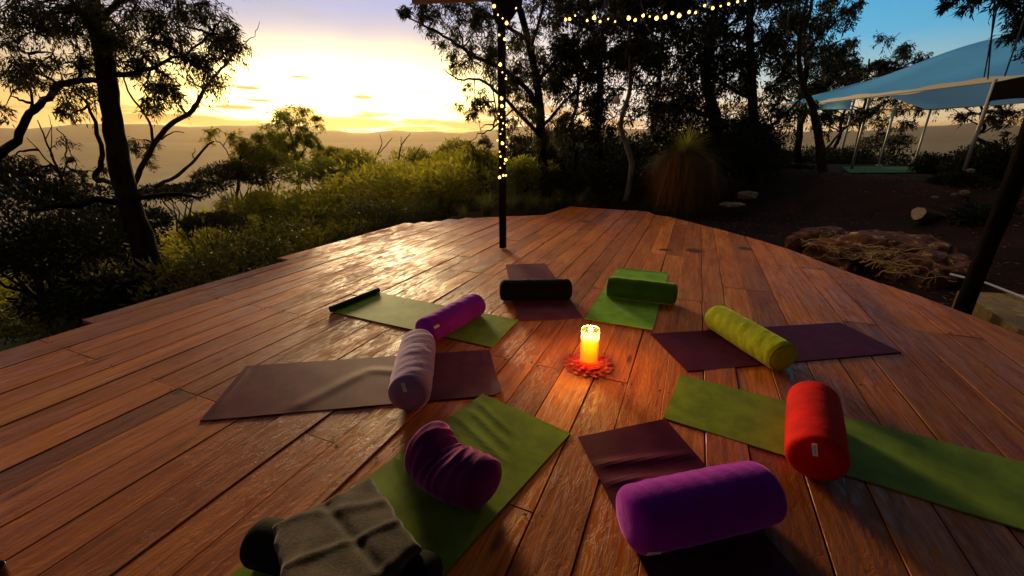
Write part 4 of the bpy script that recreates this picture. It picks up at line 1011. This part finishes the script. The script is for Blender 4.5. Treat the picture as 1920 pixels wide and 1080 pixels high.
def tree_r(label, px, base_py, top_py, Y, wd, spread, ncl, rad, bark=None, seed=1, leaf=None, lean=0, fork=.45, lowest=.35, name='gum_tree', LL=.135, LW=.042, n_lf=16, n_tw=12):
    r = np.random.default_rng(seed)
    tp = [(px + lean * f + (r.normal() * 5 if 0 < f < 1 else 0), base_py + (top_py - base_py) * f, Y, wd * (1 - .62 * f)) for f in np.linspace(0, 1, 8)]
    limbs = [tp]; cl = []
    ext = (base_py - top_py)
    for k in range(7):
        f = lowest + (1 - lowest) * (k + r.random()) / 7.5; x0 = px + lean * f; y0 = base_py + (top_py - base_py) * f
        sg = 1 if (k + seed) % 2 else -1; L = spread * r.uniform(.5, 1.) * (1.15 - .5 * f)
        rise = L * r.uniform(.35, .9); dz_ = r.uniform(-1.2, 1.2)
        limbs.append([(x0, y0, Y, wd * .5 * (1 - .5 * f)), (x0 + sg * L * .35, y0 - rise * .25, Y + dz_ * .3, wd * .38 * (1 - .5 * f)), (x0 + sg * L * .7, y0 - rise * .65, Y + dz_ * .7, wd * .24), (x0 + sg * L, y0 - rise, Y + dz_, wd * .12)])
        cl += [(x0 + sg * L, y0 - rise, Y + dz_, rad * r.uniform(.8, 1.2)), (x0 + sg * L * .7, y0 - rise * .6, Y + dz_ * .7, rad * .8)]
    while len(cl) < ncl * 1.1:
        f = r.uniform(lowest, 1.1); cl.append((px + lean * f + r.normal() * spread * .55 * (1.1 - .4 * f), base_py + (top_py - base_py) * f, Y + r.normal() * .8, rad * r.uniform(.6, 1.2), r.uniform(.5, 1.)))
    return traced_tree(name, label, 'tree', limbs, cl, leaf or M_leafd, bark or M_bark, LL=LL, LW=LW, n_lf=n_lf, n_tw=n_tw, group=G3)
tree_r('gum with a pale slim trunk in front of the dark trees right of centre', 1172, 378, -120, 11.5, 6, 90, 26, .55, bark=M_barkp, seed=3, lean=18, lowest=.5)
tree_r('dark straight gum with a forked top behind the pale trunked one', 1130, 372, -150, 14, 11, 110, 34, .75, seed=4, lean=-30, lowest=.35)
tree_r('dark leafy gum between the pale trunk and the grass tree', 1225, 370, -120, 15, 8, 110, 34, .75, seed=5, lean=25, lowest=.35)
tree_r('large black gum directly behind the grass tree', 1330, 372, -160, 13, 15, 130, 46, .75, seed=6, lean=10, lowest=.22)
tree_r('broad dark gum right of the grass tree, filling the top of the view', 1410, 365, -170, 14, 14, 100, 44, .75, seed=7, lean=0, lowest=.2)
tree_r('dark gum with an open twisted top behind the white marquee tip', 1500, 350, -40, 19.5, 9, 105, 34, .65, seed=8, lean=25, lowest=.35)
tree_r('thin dark sapling close behind the deck right of the big gum', 1078, 380, 60, 13, 5, 70, 18, .55, seed=9, lowest=.3)
tree_r('bushy low gum behind the marquee roof', 1610, 300, 110, 24, 5, 110, 30, .9, seed=10, lean=20, lowest=.3, LL=.24, LW=.05)
tree_r('small open gum beyond the middle of the marquee', 1560, 300, 150, 19.5, 5, 100, 14, .5, seed=12, lean=30, lowest=.3, n_lf=9)
tree_r('spreading tree under the right end of the marquee', 1850, 290, 175, 20, 6, 110, 18, .5, seed=13, lean=-20, lowest=.3, n_lf=11)
traced_tree('gum_tree', 'gum whose hanging sprays of leaves dip into the top right corner', 'tree',
    [[(2100, 480, 9, 20), (2080, 200, 9, 18), (2040, -60, 9, 14), (1960, -140, 9, 9)], [(2075, 120, 9, 8), (2000, 40, 8.8, 5), (1930, 10, 8.6, 3)], [(2040, -60, 9, 8), (1940, -40, 8.8, 5), (1850, -30, 8.6, 3)]],
    [(1770, -5, 8.6, .12, .6), (1830, 0, 8.6, .2, .7), (1850, -15, 8.6, .25), (1905, 30, 8.7, .35), (1915, 5, 8.7, .35), (1880, -30, 8.7, .35), (1930, 60, 8.7, .3), (1960, 20, 8.8, .5)],
    M_leafd, M_bark, LL=.13, LW=.028, group=G3)
G4 = 'dark understorey shrubs on the right'
for lab, a in [('dark shrub at the foot of the gum right of the post', (1060, 350, 11.8, .8, .55, 4500)), ('dark shrub around the pale trunk', (1130, 345, 13, 1.2, .8, 5500)), ('dark shrub between pale trunk and grass tree', (1195, 350, 13.2, .8, .7, 4500)),
               ('tall black shrub right of the grass tree', (1400, 290, 12.5, 1.3, 1.3, 8500)), ('black shrub in front of the left marquee pole', (1475, 340, 14, 1.5, .8, 6500)), ('black shrub mass beneath the marquee edge', (1560, 300, 18, 1.6, .8, 5500)),
               ('dark shrub below the second marquee pole', (1560, 395, 12.5, 1.3, .5, 5500)), ('dark bush at the right edge beyond the log', (1880, 330, 9.5, 1.3, .8, 7500)), ('dark shrub with a rounded top right of the green groundsheet', (1790, 320, 11.5, 1.2, .75, 6500)),
               ('leafy bush against the pale sky under the marquee', (1660, 270, 20, 1.2, .7, 3000)), ('dark shrub behind the pale stones', (1800, 350, 9., .6, .35, 3500)), ('black bush filling the gap left of the grass tree crown', (1270, 230, 14.5, 1.6, 1.1, 6000)),
               ('dark bush beside the left marquee pole', (1395, 250, 15, 1.1, 1.2, 5500)), ('dark shrub behind the log at right', (1860, 420, 7.2, .7, .4, 4500))]:
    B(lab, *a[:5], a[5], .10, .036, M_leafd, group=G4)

traced_tree('gum_tree', 'twisted gum with a pale knotty limb crossing in front of the marquee roof', 'tree',
    [[(1545, 350, 12.5, 12), (1540, 290, 12.5, 10), (1530, 230, 12.6, 9), (1522, 195, 12.7, 8), (1505, 160, 12.8, 6), (1498, 110, 12.9, 6), (1502, 50, 13, 5), (1520, -20, 13.2, 4)],
     [(1498, 110, 12.9, 4), (1540, 60, 13, 2.6), (1575, 25, 13.2, 1.6), (1600, -5, 13.3, 1)], [(1500, 70, 12.9, 3.5), (1470, 30, 13, 2.5), (1450, -20, 13, 2)], [(1510, 165, 12.8, 3), (1470, 130, 13, 2.2), (1440, 90, 13.2, 1.5)], [(1540, 290, 12.5, 4), (1575, 250, 12.8, 2.5), (1610, 220, 13, 1.6), (1650, 195, 13.2, 1)]],
    [(1500, 20, 13, .5), (1540, 70, 13, .45, .7), (1470, 40, 13, .5), (1440, 90, 13.2, .45), (1460, 0, 13, .5), (1530, 20, 13.1, .4, .7), (1480, 120, 13, .4), (1560, 230, 12.8, .35, .6), (1620, 215, 13, .3, .6)],
    M_leafd, M_barkg, LL=.13, LW=.04, n_lf=14, group=G3)
# --- strappy grass clumps behind the deck
def grass_clump(label, px, py, h, n, group, Y=None):
    c = gnd(px, py, -.25) if Y is None else at(px, py, Y); c = c.copy()
    T = thing('grass_clump', label, 'grass clump', c, group); mb = MB()
    for k in range(n):
        a = rng.uniform(0, 2 * math.pi); L = h * rng.uniform(.6, 1.2); out = rng.uniform(.15, .8); d = np.array([math.cos(a), math.sin(a), 0]); s = np.array([-d[1], d[0], 0])
        b = c + d * rng.uniform(0, .12); t = np.linspace(0, 1, 6); w_ = .008 * (1 - t ** 2 * .9)
        P = b + d * (L * out * t ** 1.6)[:, None] + np.array([0, 0, 1]) * (L * (t - .45 * out * t ** 2.4))[:, None]
        V = np.concatenate([P - s * w_[:, None], P + s * w_[:, None]])
        mb.add(V, [(i, i + 1, 7 + i, 6 + i) for i in range(5)])
    mb.build('blades', M_straw, T)
G5 = 'long strappy grass behind the deck'
for lab, a in [('large arching grass clump left of the post', (912, 404, .62, 170)), ('upright grass clump right behind the post', (958, 400, .7, 150)), ('grass clump midway between the post and the raised deck corner', (995, 398, .62, 150)), ('grass clump at the raised deck corner', (1032, 393, .5, 120)), ('low wispy grass at the left of the arching clump', (868, 408, .35, 80)), ('thin grass at the far deck end before the dark trees', (1085, 383, .35, 70)), ('short grass tuft behind the middle of the far deck end', (1150, 384, .3, 70))]:
    grass_clump(*((lab,) + a), G5)

# --- grass tree with its dead skirt
gt = gnd(1270, 398, -.25)
T = thing('grass_tree', 'grass tree with green spiky crown and a big orange brown skirt of dead leaves', 'grass tree', gt)
mb = MB(); mb.tube(smooth_path([gt + [-.12, 0, -.1], gt + [0, 0, .35], gt + [.1, 0, .8], gt + [.1, 0, 1.35]]), np.linspace(.15, .17, 13), 12, rough=.2); mb.build('trunk', M_bark, T)
def blades(mb, c, n, L, w0, fn):
    for k in range(n):
        P, s = fn(k); t = np.linspace(0, 1, len(P)); w_ = w0 * (1 - .8 * t); m = len(P)
        V = np.concatenate([P - s * w_[:, None], P + s * w_[:, None]]); mb.add(V, [(i, i + 1, m + i + 1, m + i) for i in range(m - 1)])
for off, nn, Rm, Ln in (((-.02, 0, 1.50), 2300, .98, 1.5),):
    c = gt + np.array(off); mb = MB()
    def fn(k):
        a = rng.uniform(0, 2 * math.pi); d = np.array([math.cos(a), math.sin(a), 0]); L = Ln * rng.uniform(.45, 1.08); r = Rm * rng.uniform(.3, 1.) * (1 + .16 * math.sin(a * 5) + .10 * math.sin(a * 11 + 1)); t = np.linspace(0, 1, 6)
        P = c + d * (r * (1 - (1 - t) ** 2.2))[:, None] - np.array([0, 0, 1]) * (L * (t ** 1.3) - .2 * np.sin(t * math.pi))[:, None] + rng.normal(size=(6, 3)) * .022 + np.outer(t ** 2, rng.normal(size=3) * [.10, .10, .02])
        return P, np.array([-d[1], d[0], 0])
    blades(mb, c, nn, 1, .0075, fn); mb.build('dead_skirt', M_skirt, T)
mb = MB(); c = gt + np.array([.05, 0, 1.5])
def fn(k):
    d = unit(rng.normal(size=3) * [1, 1, .7] + [0, 0, .25]); L = rng.uniform(.8, 1.35); t = np.linspace(0, 1, 5)
    P = c + d * (L * t)[:, None] - np.array([0, 0, 1]) * (.35 * L * t ** 2.2)[:, None]; return P, unit(np.cross(d, [0, 0, 1.]))
blades(mb, c, 1500, 1, .005, fn); mb.build('green_crown', M_straw, T)

# ------------------------------------------------------------ marquee
def fab(t, p):
    ob = t.new('ShaderNodeTexCoord').outputs['Object']
    n = t.noise(t.vmul(ob, (.8, .35, .8)), 1.2, 3); bump(t, p, n, .5, .12)
M_fab = mat('sky_tinted_marquee_fabric', (.09, .50, 1.), .5, fab, Specular_IOR_Level=.4)  # white fabric; the blue skylight on it is put into the base colour
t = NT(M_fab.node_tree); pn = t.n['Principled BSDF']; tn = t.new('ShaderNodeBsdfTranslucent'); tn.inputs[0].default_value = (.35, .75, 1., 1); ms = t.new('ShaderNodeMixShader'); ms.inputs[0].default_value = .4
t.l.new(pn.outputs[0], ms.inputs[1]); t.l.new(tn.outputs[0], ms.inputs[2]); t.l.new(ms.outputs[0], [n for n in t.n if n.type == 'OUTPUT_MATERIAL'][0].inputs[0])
M_pole = mat('galvanised_pole', (.42, .40, .34), .4, Metallic=.3)
M_dark = mat('underside_shade', (.008, .008, .008), .9, Specular_IOR_Level=0.)  # black colour standing in for shade under the roof
T = thing('marquee', 'white marquee roof on thin metal poles at upper right', 'marquee', (10, 13, terrain(10, 13)))
XE = 9.95
def eave(y): return 2.80 + .02 * math.sin(y * 2)
def ridge(y): return 3.62 + .55 * sstep(17.3 - y, 0, 4.5)
def rf(u, v):
    y = 17.3 - u * 10.8; x = XE + v * 3.0; z = eave(y) + (ridge(y) - eave(y)) * v
    bay = abs(math.sin((y - 9.3) / 3.75 * math.pi)); z -= .035 * bay * math.sin(v * math.pi) + .01 * bay * (1 - v) ; z += .022 * math.sin(v * 9 + y * 1.1) * math.sin(v * math.pi)
    return (x, y, z)
def rb(u, v):
    y = 17.3 - u * 10.8; x = XE + 3.0 + v * 3.0; z = ridge(y) + (eave(y) - .1 - ridge(y)) * v
    bay = abs(math.sin((y - 9.3) / 3.75 * math.pi)); return (x, y, z - .10 * bay * math.sin(v * math.pi))
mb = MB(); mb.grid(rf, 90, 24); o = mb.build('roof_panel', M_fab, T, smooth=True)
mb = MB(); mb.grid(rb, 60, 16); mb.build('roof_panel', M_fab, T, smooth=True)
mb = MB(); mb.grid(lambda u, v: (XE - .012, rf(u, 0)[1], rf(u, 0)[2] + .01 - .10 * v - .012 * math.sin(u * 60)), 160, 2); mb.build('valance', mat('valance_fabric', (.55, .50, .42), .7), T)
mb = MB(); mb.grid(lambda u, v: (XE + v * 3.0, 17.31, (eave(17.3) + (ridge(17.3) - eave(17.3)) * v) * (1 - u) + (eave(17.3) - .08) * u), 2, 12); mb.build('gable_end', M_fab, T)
for (x, y) in [(XE, 17.2), (XE + .35, 13.1), (XE - .1, 9.4), (XE + 3.0, 17.2), (XE + 6, 17.2), (XE + 6, 13.1), (XE + 6, 9.4), (XE + 3.1, 15.4)]:
    g = terrain(x, y); mb = MB(); zt = 2.75 if x != XE + 3. else 3.5
    mb.tube([(x, y, g - .05), (x, y, zt)], .035, 8); mb.lathe((x, y, g), [(.001, .03), (.09, .03), (.10, 0)], 12); mb.build('pole', M_pole, T, smooth=True)
for (p, q) in [((XE, 17.2, 2.72), (XE, 6.6, 2.72)), ((XE + 6, 17.2, 2.70), (XE + 6, 6.6, 2.70)), ((XE, 17.2, 2.7), (XE + 6, 17.2, 2.7)), ((XE, 9.4, 2.7), (XE + 6, 9.4, 2.7))]:
    mb = MB(); mb.tube([p, q], .022, 6); mb.build('rail', M_pole, T)
mb = MB(); mb.grid(lambda u, v: (XE - .2 - 1.2 * v * 0 + .0, 9.3 - u * 3.5, 2.68 + .05 * math.sin(u * 9) - v * (.35 + .25 * u)), 30, 6); mb.grid(lambda u, v: (XE - .2 + v * 3, 9.3 - u * 3.5, 2.60 - .1 * math.sin(u * 9)), 30, 6); mb.build('underside_shade_sheet', M_dark, T, smooth=True)  # dark sheets added in place of the shaded roof underside
for k, (a, b) in enumerate([((1877, -30, 8.4), (1845, 145, 9.2)), ((1868, -30, 8.4), (1852, 148, 9.2)), ((1940, -20, 7.6), (1884, 142, 8.6))]):
    T2 = tag(MB().tube([at(*a), at(*b)], .012, 6).build('guy_rope', mat('blue_grey_rope', (.10, .13, .17), .7)), ['left pole-like guy rope crossing the marquee roof', 'thin rope close beside another over the marquee roof', 'slanting rope nearest the right edge of the view'][k], 'rope', 'ropes in front of the marquee')
gp_ = [np.array(q) for q in ((11.0, 14.4, 0), (13.5, 14.3, 0), (10.9, 11.6, 0), (9.0, 11.5, 0))]
def gsh(u, v):
    q = (gp_[0] * (1 - u) + gp_[1] * u) * (1 - v) + (gp_[3] * (1 - u) + gp_[2] * u) * v; return (q[0], q[1], terrain(q[0], q[1]) + .03)
mb = MB(); mb.grid(gsh, 24, 16); mb.grid(lambda u, v: (*gsh(u, v)[:2], gsh(u, v)[2] - .012), 24, 16); T2 = mb.build('groundsheet', mat('green_groundsheet', (.003, .10, .008), .9))
tag(T2, 'flat green groundsheet on the ground beneath the marquee', 'groundsheet')

# ------------------------------------------------------------ rocks, log, straw
def rock_nodes(c1, c2, c3):
    def fn(t, p):
        ob = t.new('ShaderNodeTexCoord').outputs['Object']
        n = t.noise(ob, 3.2, 8, .7, .6); l = t.noise(ob, 7., 6, .65)
        c = t.mix(t.sm(n, .4, .6), c1, c2); c = t.mix(t.sm(l, .56, .66), c, c3)
        t.put(p.inputs['Base Color'], c); bump(t, p, n, 1., .06)
    return fn
M_rock = mat('lichen_rock', (.2, .12, .07), .9, rock_nodes((.07, .017, .006), (.20, .06, .018), (.60, .42, .12)))
M_rockp = mat('pale_rock', (.4, .36, .26), .9, rock_nodes((.16, .12, .07), (.32, .27, .17), (.5, .46, .34)))
def rock(label, c, r, m, seed, group='rocks beside the deck', name='boulder'):
    T = bpy.data.objects.new
    bm_v = []; n1, n2 = 90, 60; c = np.array(c, float)
    def f(u, v):
        a = u * 2 * math.pi; b = (v - .5) * math.pi; d = np.array([math.cos(a) * math.cos(b), math.sin(a) * math.cos(b), math.sin(b)])
        k = 1 + .16 * sn(d[0] * 1.6, d[1] * 1.6, d[2] * 1.6, seed) + .09 * sn(d[0] * 4, d[1] * 4, d[2] * 4, seed + 3) + .06 * abs(sn(d[0] * 7, d[1] * 7, d[2] * 9, seed + 5)) + .03 * sn(d[0] * 14, d[1] * 14, d[2] * 14, seed + 7)
        d2 = np.sign(d) * np.abs(d) ** .8
        return tuple(c + d2 * np.array(r) * k)
    mb = MB(); mb.grid(f, n1, n2)
    o = mb.build(name, m, smooth=True); me = o.data
    me.transform(__import__('mathutils').Matrix.Translation((-c[0], -c[1], -c[2]))); o.location = tuple(c)
    return tag(o, label, 'rock', group)
def gz(px, py, z=-.2): return gnd(px, py, z)
q = gz(1640, 480, -.1); rock('broad low reddish boulder with yellow lichen right beside the deck', (q[0] + .25, q[1] + .15, -.22), (1.0, .60, .40), M_rock, 2.)
q = gz(1545, 452, -.1); rock('smaller pitted boulder at the left end of the broad one', (q[0] + .1, q[1] + .1, -.22), (.60, .40, .32), M_rock, 5.)
q = gz(1740, 505, -.1); rock('dark rounded boulder at the right end of the broad one', (q[0] + .2, q[1] + .1, -.25), (.52, .42, .34), M_rock, 8.)
q = gz(1495, 455, -.1); rock('small knobbly stone at the deck edge before the boulders', (q[0] + .02, q[1] + .05, -.14), (.14, .10, .12), M_rock, 9.)
q = at(1402, 366, 11); rock('pale flat stone behind the deck beside the grass tree', q, (.24, .16, .10), M_rockp, 4.)
q = at(1372, 384, 10.5); rock('low olive stone lying in front of the pale flat one', q, (.30, .16, .06), M_rockp, 6.)
for k, (x, y, r) in enumerate([(1753, 370, .055), (1788, 365, .05), (1808, 361, .085), (1820, 320, .07)]):
    q = at(x, y, 8.2); rock(['small white stone, leftmost of those above the log', 'small white stone in the middle of those above the log', 'longer white stone, rightmost of those above the log', 'lone pale stone higher up near the dark bush'][k], q, (r, r * .7, r * .5), M_rockp, 10. + k)
# straw and roots tangled on the boulders
T = thing('straw_heap', 'tangle of pale dry straw and roots lying over the boulders', 'dry straw', gz(1640, 470))
mb = MB()
for k in range(60):
    f = rng.random(); px = 1540 + 200 * f + rng.normal() * 22; py = 448 + 50 * f + rng.normal() * 15; q = gnd(px, py, .13 + rng.normal() * .02)
    a = rng.uniform(-.9, .4); L = rng.uniform(.12, .45); d = np.array([math.cos(a), math.sin(a), 0]); P = crook(q - d * L / 2, q + d * L / 2, 7, .16)
    P[:, 2] -= .12 * np.abs(np.linspace(-1, 1, 7)) ** 2 * rng.random(); mb.tube(P, rng.uniform(.002, .0065), 4, caps=False)
mb.build('stalks', M_strawdry, T)
# cut log
la = at(1722, 400, 7.6); lb_ = at(1850, 425, 7.3)
T = thing('log', 'cut log lying on the ground with its pale sawn end facing the deck', 'log', la)
dl = lb_ - la; dl /= np.linalg.norm(dl); dl2 = unit(dl + np.array([0, .5, 0])); P = crook(la, la + dl2 * 1.6, 9, .02); mb = MB(); mb.tube(P, np.linspace(.12, .10, 9), 16, rough=.12); mb.build('bark', M_barkg, T, smooth=True)
def ring_nodes(t, p):
    ob = t.new('ShaderNodeTexCoord').outputs['Object']; n = t.noise(ob, 14., 4)
    t.put(p.inputs['Base Color'], t.mix(n, (.30, .22, .11), (.62, .5, .3)))
mb = MB(); u1 = unit(np.cross(dl2, [0, 0, 1.])); u2 = np.cross(u1, dl2); a = np.arange(24) * 2 * math.pi / 24
rr = .112 * (1 + .06 * np.sin(a * 3) + .03 * np.sin(a * 7)); c0 = la - dl2 * .012
V = [c0 + u1 * math.cos(x) * r + u2 * math.sin(x) * r for x, r in zip(a, rr)]; mb.add(V + [v + dl2 * .02 for v in V], [tuple(range(24))] + [(i, 24 + i, 24 + (i + 1) % 24, (i + 1) % 24) for i in range(24)]); mb.build('sawn_end', mat('sawn_wood', (.5, .4, .22), .8, ring_nodes), T)
# lower landing and a pale edging pipe at the far right
l3 = [gnd(1790, 560, -.2), gnd(2010, 575, -.2), gnd(2060, 700, -.2), gnd(1900, 640, -.2)]
M_sand = mat('ochre_stone', (.4, .27, .08), .8, rock_nodes((.26, .15, .035), (.40, .25, .06), (.5, .34, .12)))
mb = MB(); mb.add([(q[0], q[1], -.10 + .01 * k) for k, q in enumerate(l3)] + [(q[0], q[1], -.5) for q in l3], [(0, 3, 2, 1), (0, 1, 5, 4), (1, 2, 6, 5), (2, 3, 7, 6), (3, 0, 4, 7)])
tag(mb.build('stone_step', M_sand), 'ochre stone step below the right edge of the deck', 'step')
tag(MB().tube([gnd(1782, 514, -.05), gnd(1850, 531, -.05), gnd(1925, 560, -.05), gnd(1990, 585, -.05)], .014, 8).build('edging_pipe', mat('pale_pipe', (.6, .58, .55), .4), smooth=True), 'thin pale pipe on the ground beyond the log post', 'pipe')
# hanging lantern and slim stake among the dark trees
q = at(1156, 188, 10.5); T = thing('lantern', 'small pale bell shaped lantern hanging in front of the dark trees', 'lantern', q)
mb = MB(); mb.lathe(q, [(.001, .09), (.05, .08), (.085, .0), (.09, -.06), (.07, -.07), (.001, -.06)], 16); mb.build('shade', mat('pale_paper', (.6, .5, .38), .7), T, smooth=True)
mb = MB(); mb.tube([q + [0, 0, .09], q + [-.03, 0, .9]], .004, 4); mb.build('cord', M_wire, T)
tag(MB().tube([at(1371, 146, 14), at(1369, 215, 14), at(1366, 330, 14)], .012, 6).build('stake', mat('pale_stake', (.45, .42, .34), .6)), 'thin pale stake standing upright right of the grass tree', 'stake')
# small ground litter: leaf litter as stuff
mb = MB(); n = 5200; x = rng.uniform(2, 9.5, n); y = rng.uniform(3., 17, n); keep = (x * ST + y * CT > np.array([far_t(s) for s in x * CT - y * ST]) + .1)
x, y = x[keep], y[keep]; z = np.array([terrain(a, b) for a, b in zip(x, y)]) + .015
leaf_quads(mb, np.stack([x, y, z], 1), rng.normal(size=(len(x), 3)) * [1, 1, .2], .07 * rng.uniform(.5, 1.4, len(x)), .016)
tag(mb.build('leaf_litter', leaf_mat('fallen_leaves', (.10, .05, .02), (.28, .18, .08), (.1, .05, .02), .1)), kind='stuff')

# ------------------------------------------------------------ haze
HZ = bpy.data.materials.new('haze'); HZ.use_nodes = True; t = NT(HZ.node_tree); t.n.clear()
pv = t.new('ShaderNodeVolumePrincipled'); pv.inputs['Color'].default_value = (1., .78, .50, 1); pv.inputs['Density'].default_value = .00016; pv.inputs['Anisotropy'].default_value = .55
o = t.new('ShaderNodeOutputMaterial'); t.l.new(pv.outputs[0], o.inputs['Volume'])
mb = MB(); mb.box((0, 0, 5), (6200, 6200, 210)); tag(mb.build('haze', HZ), kind='stuff')
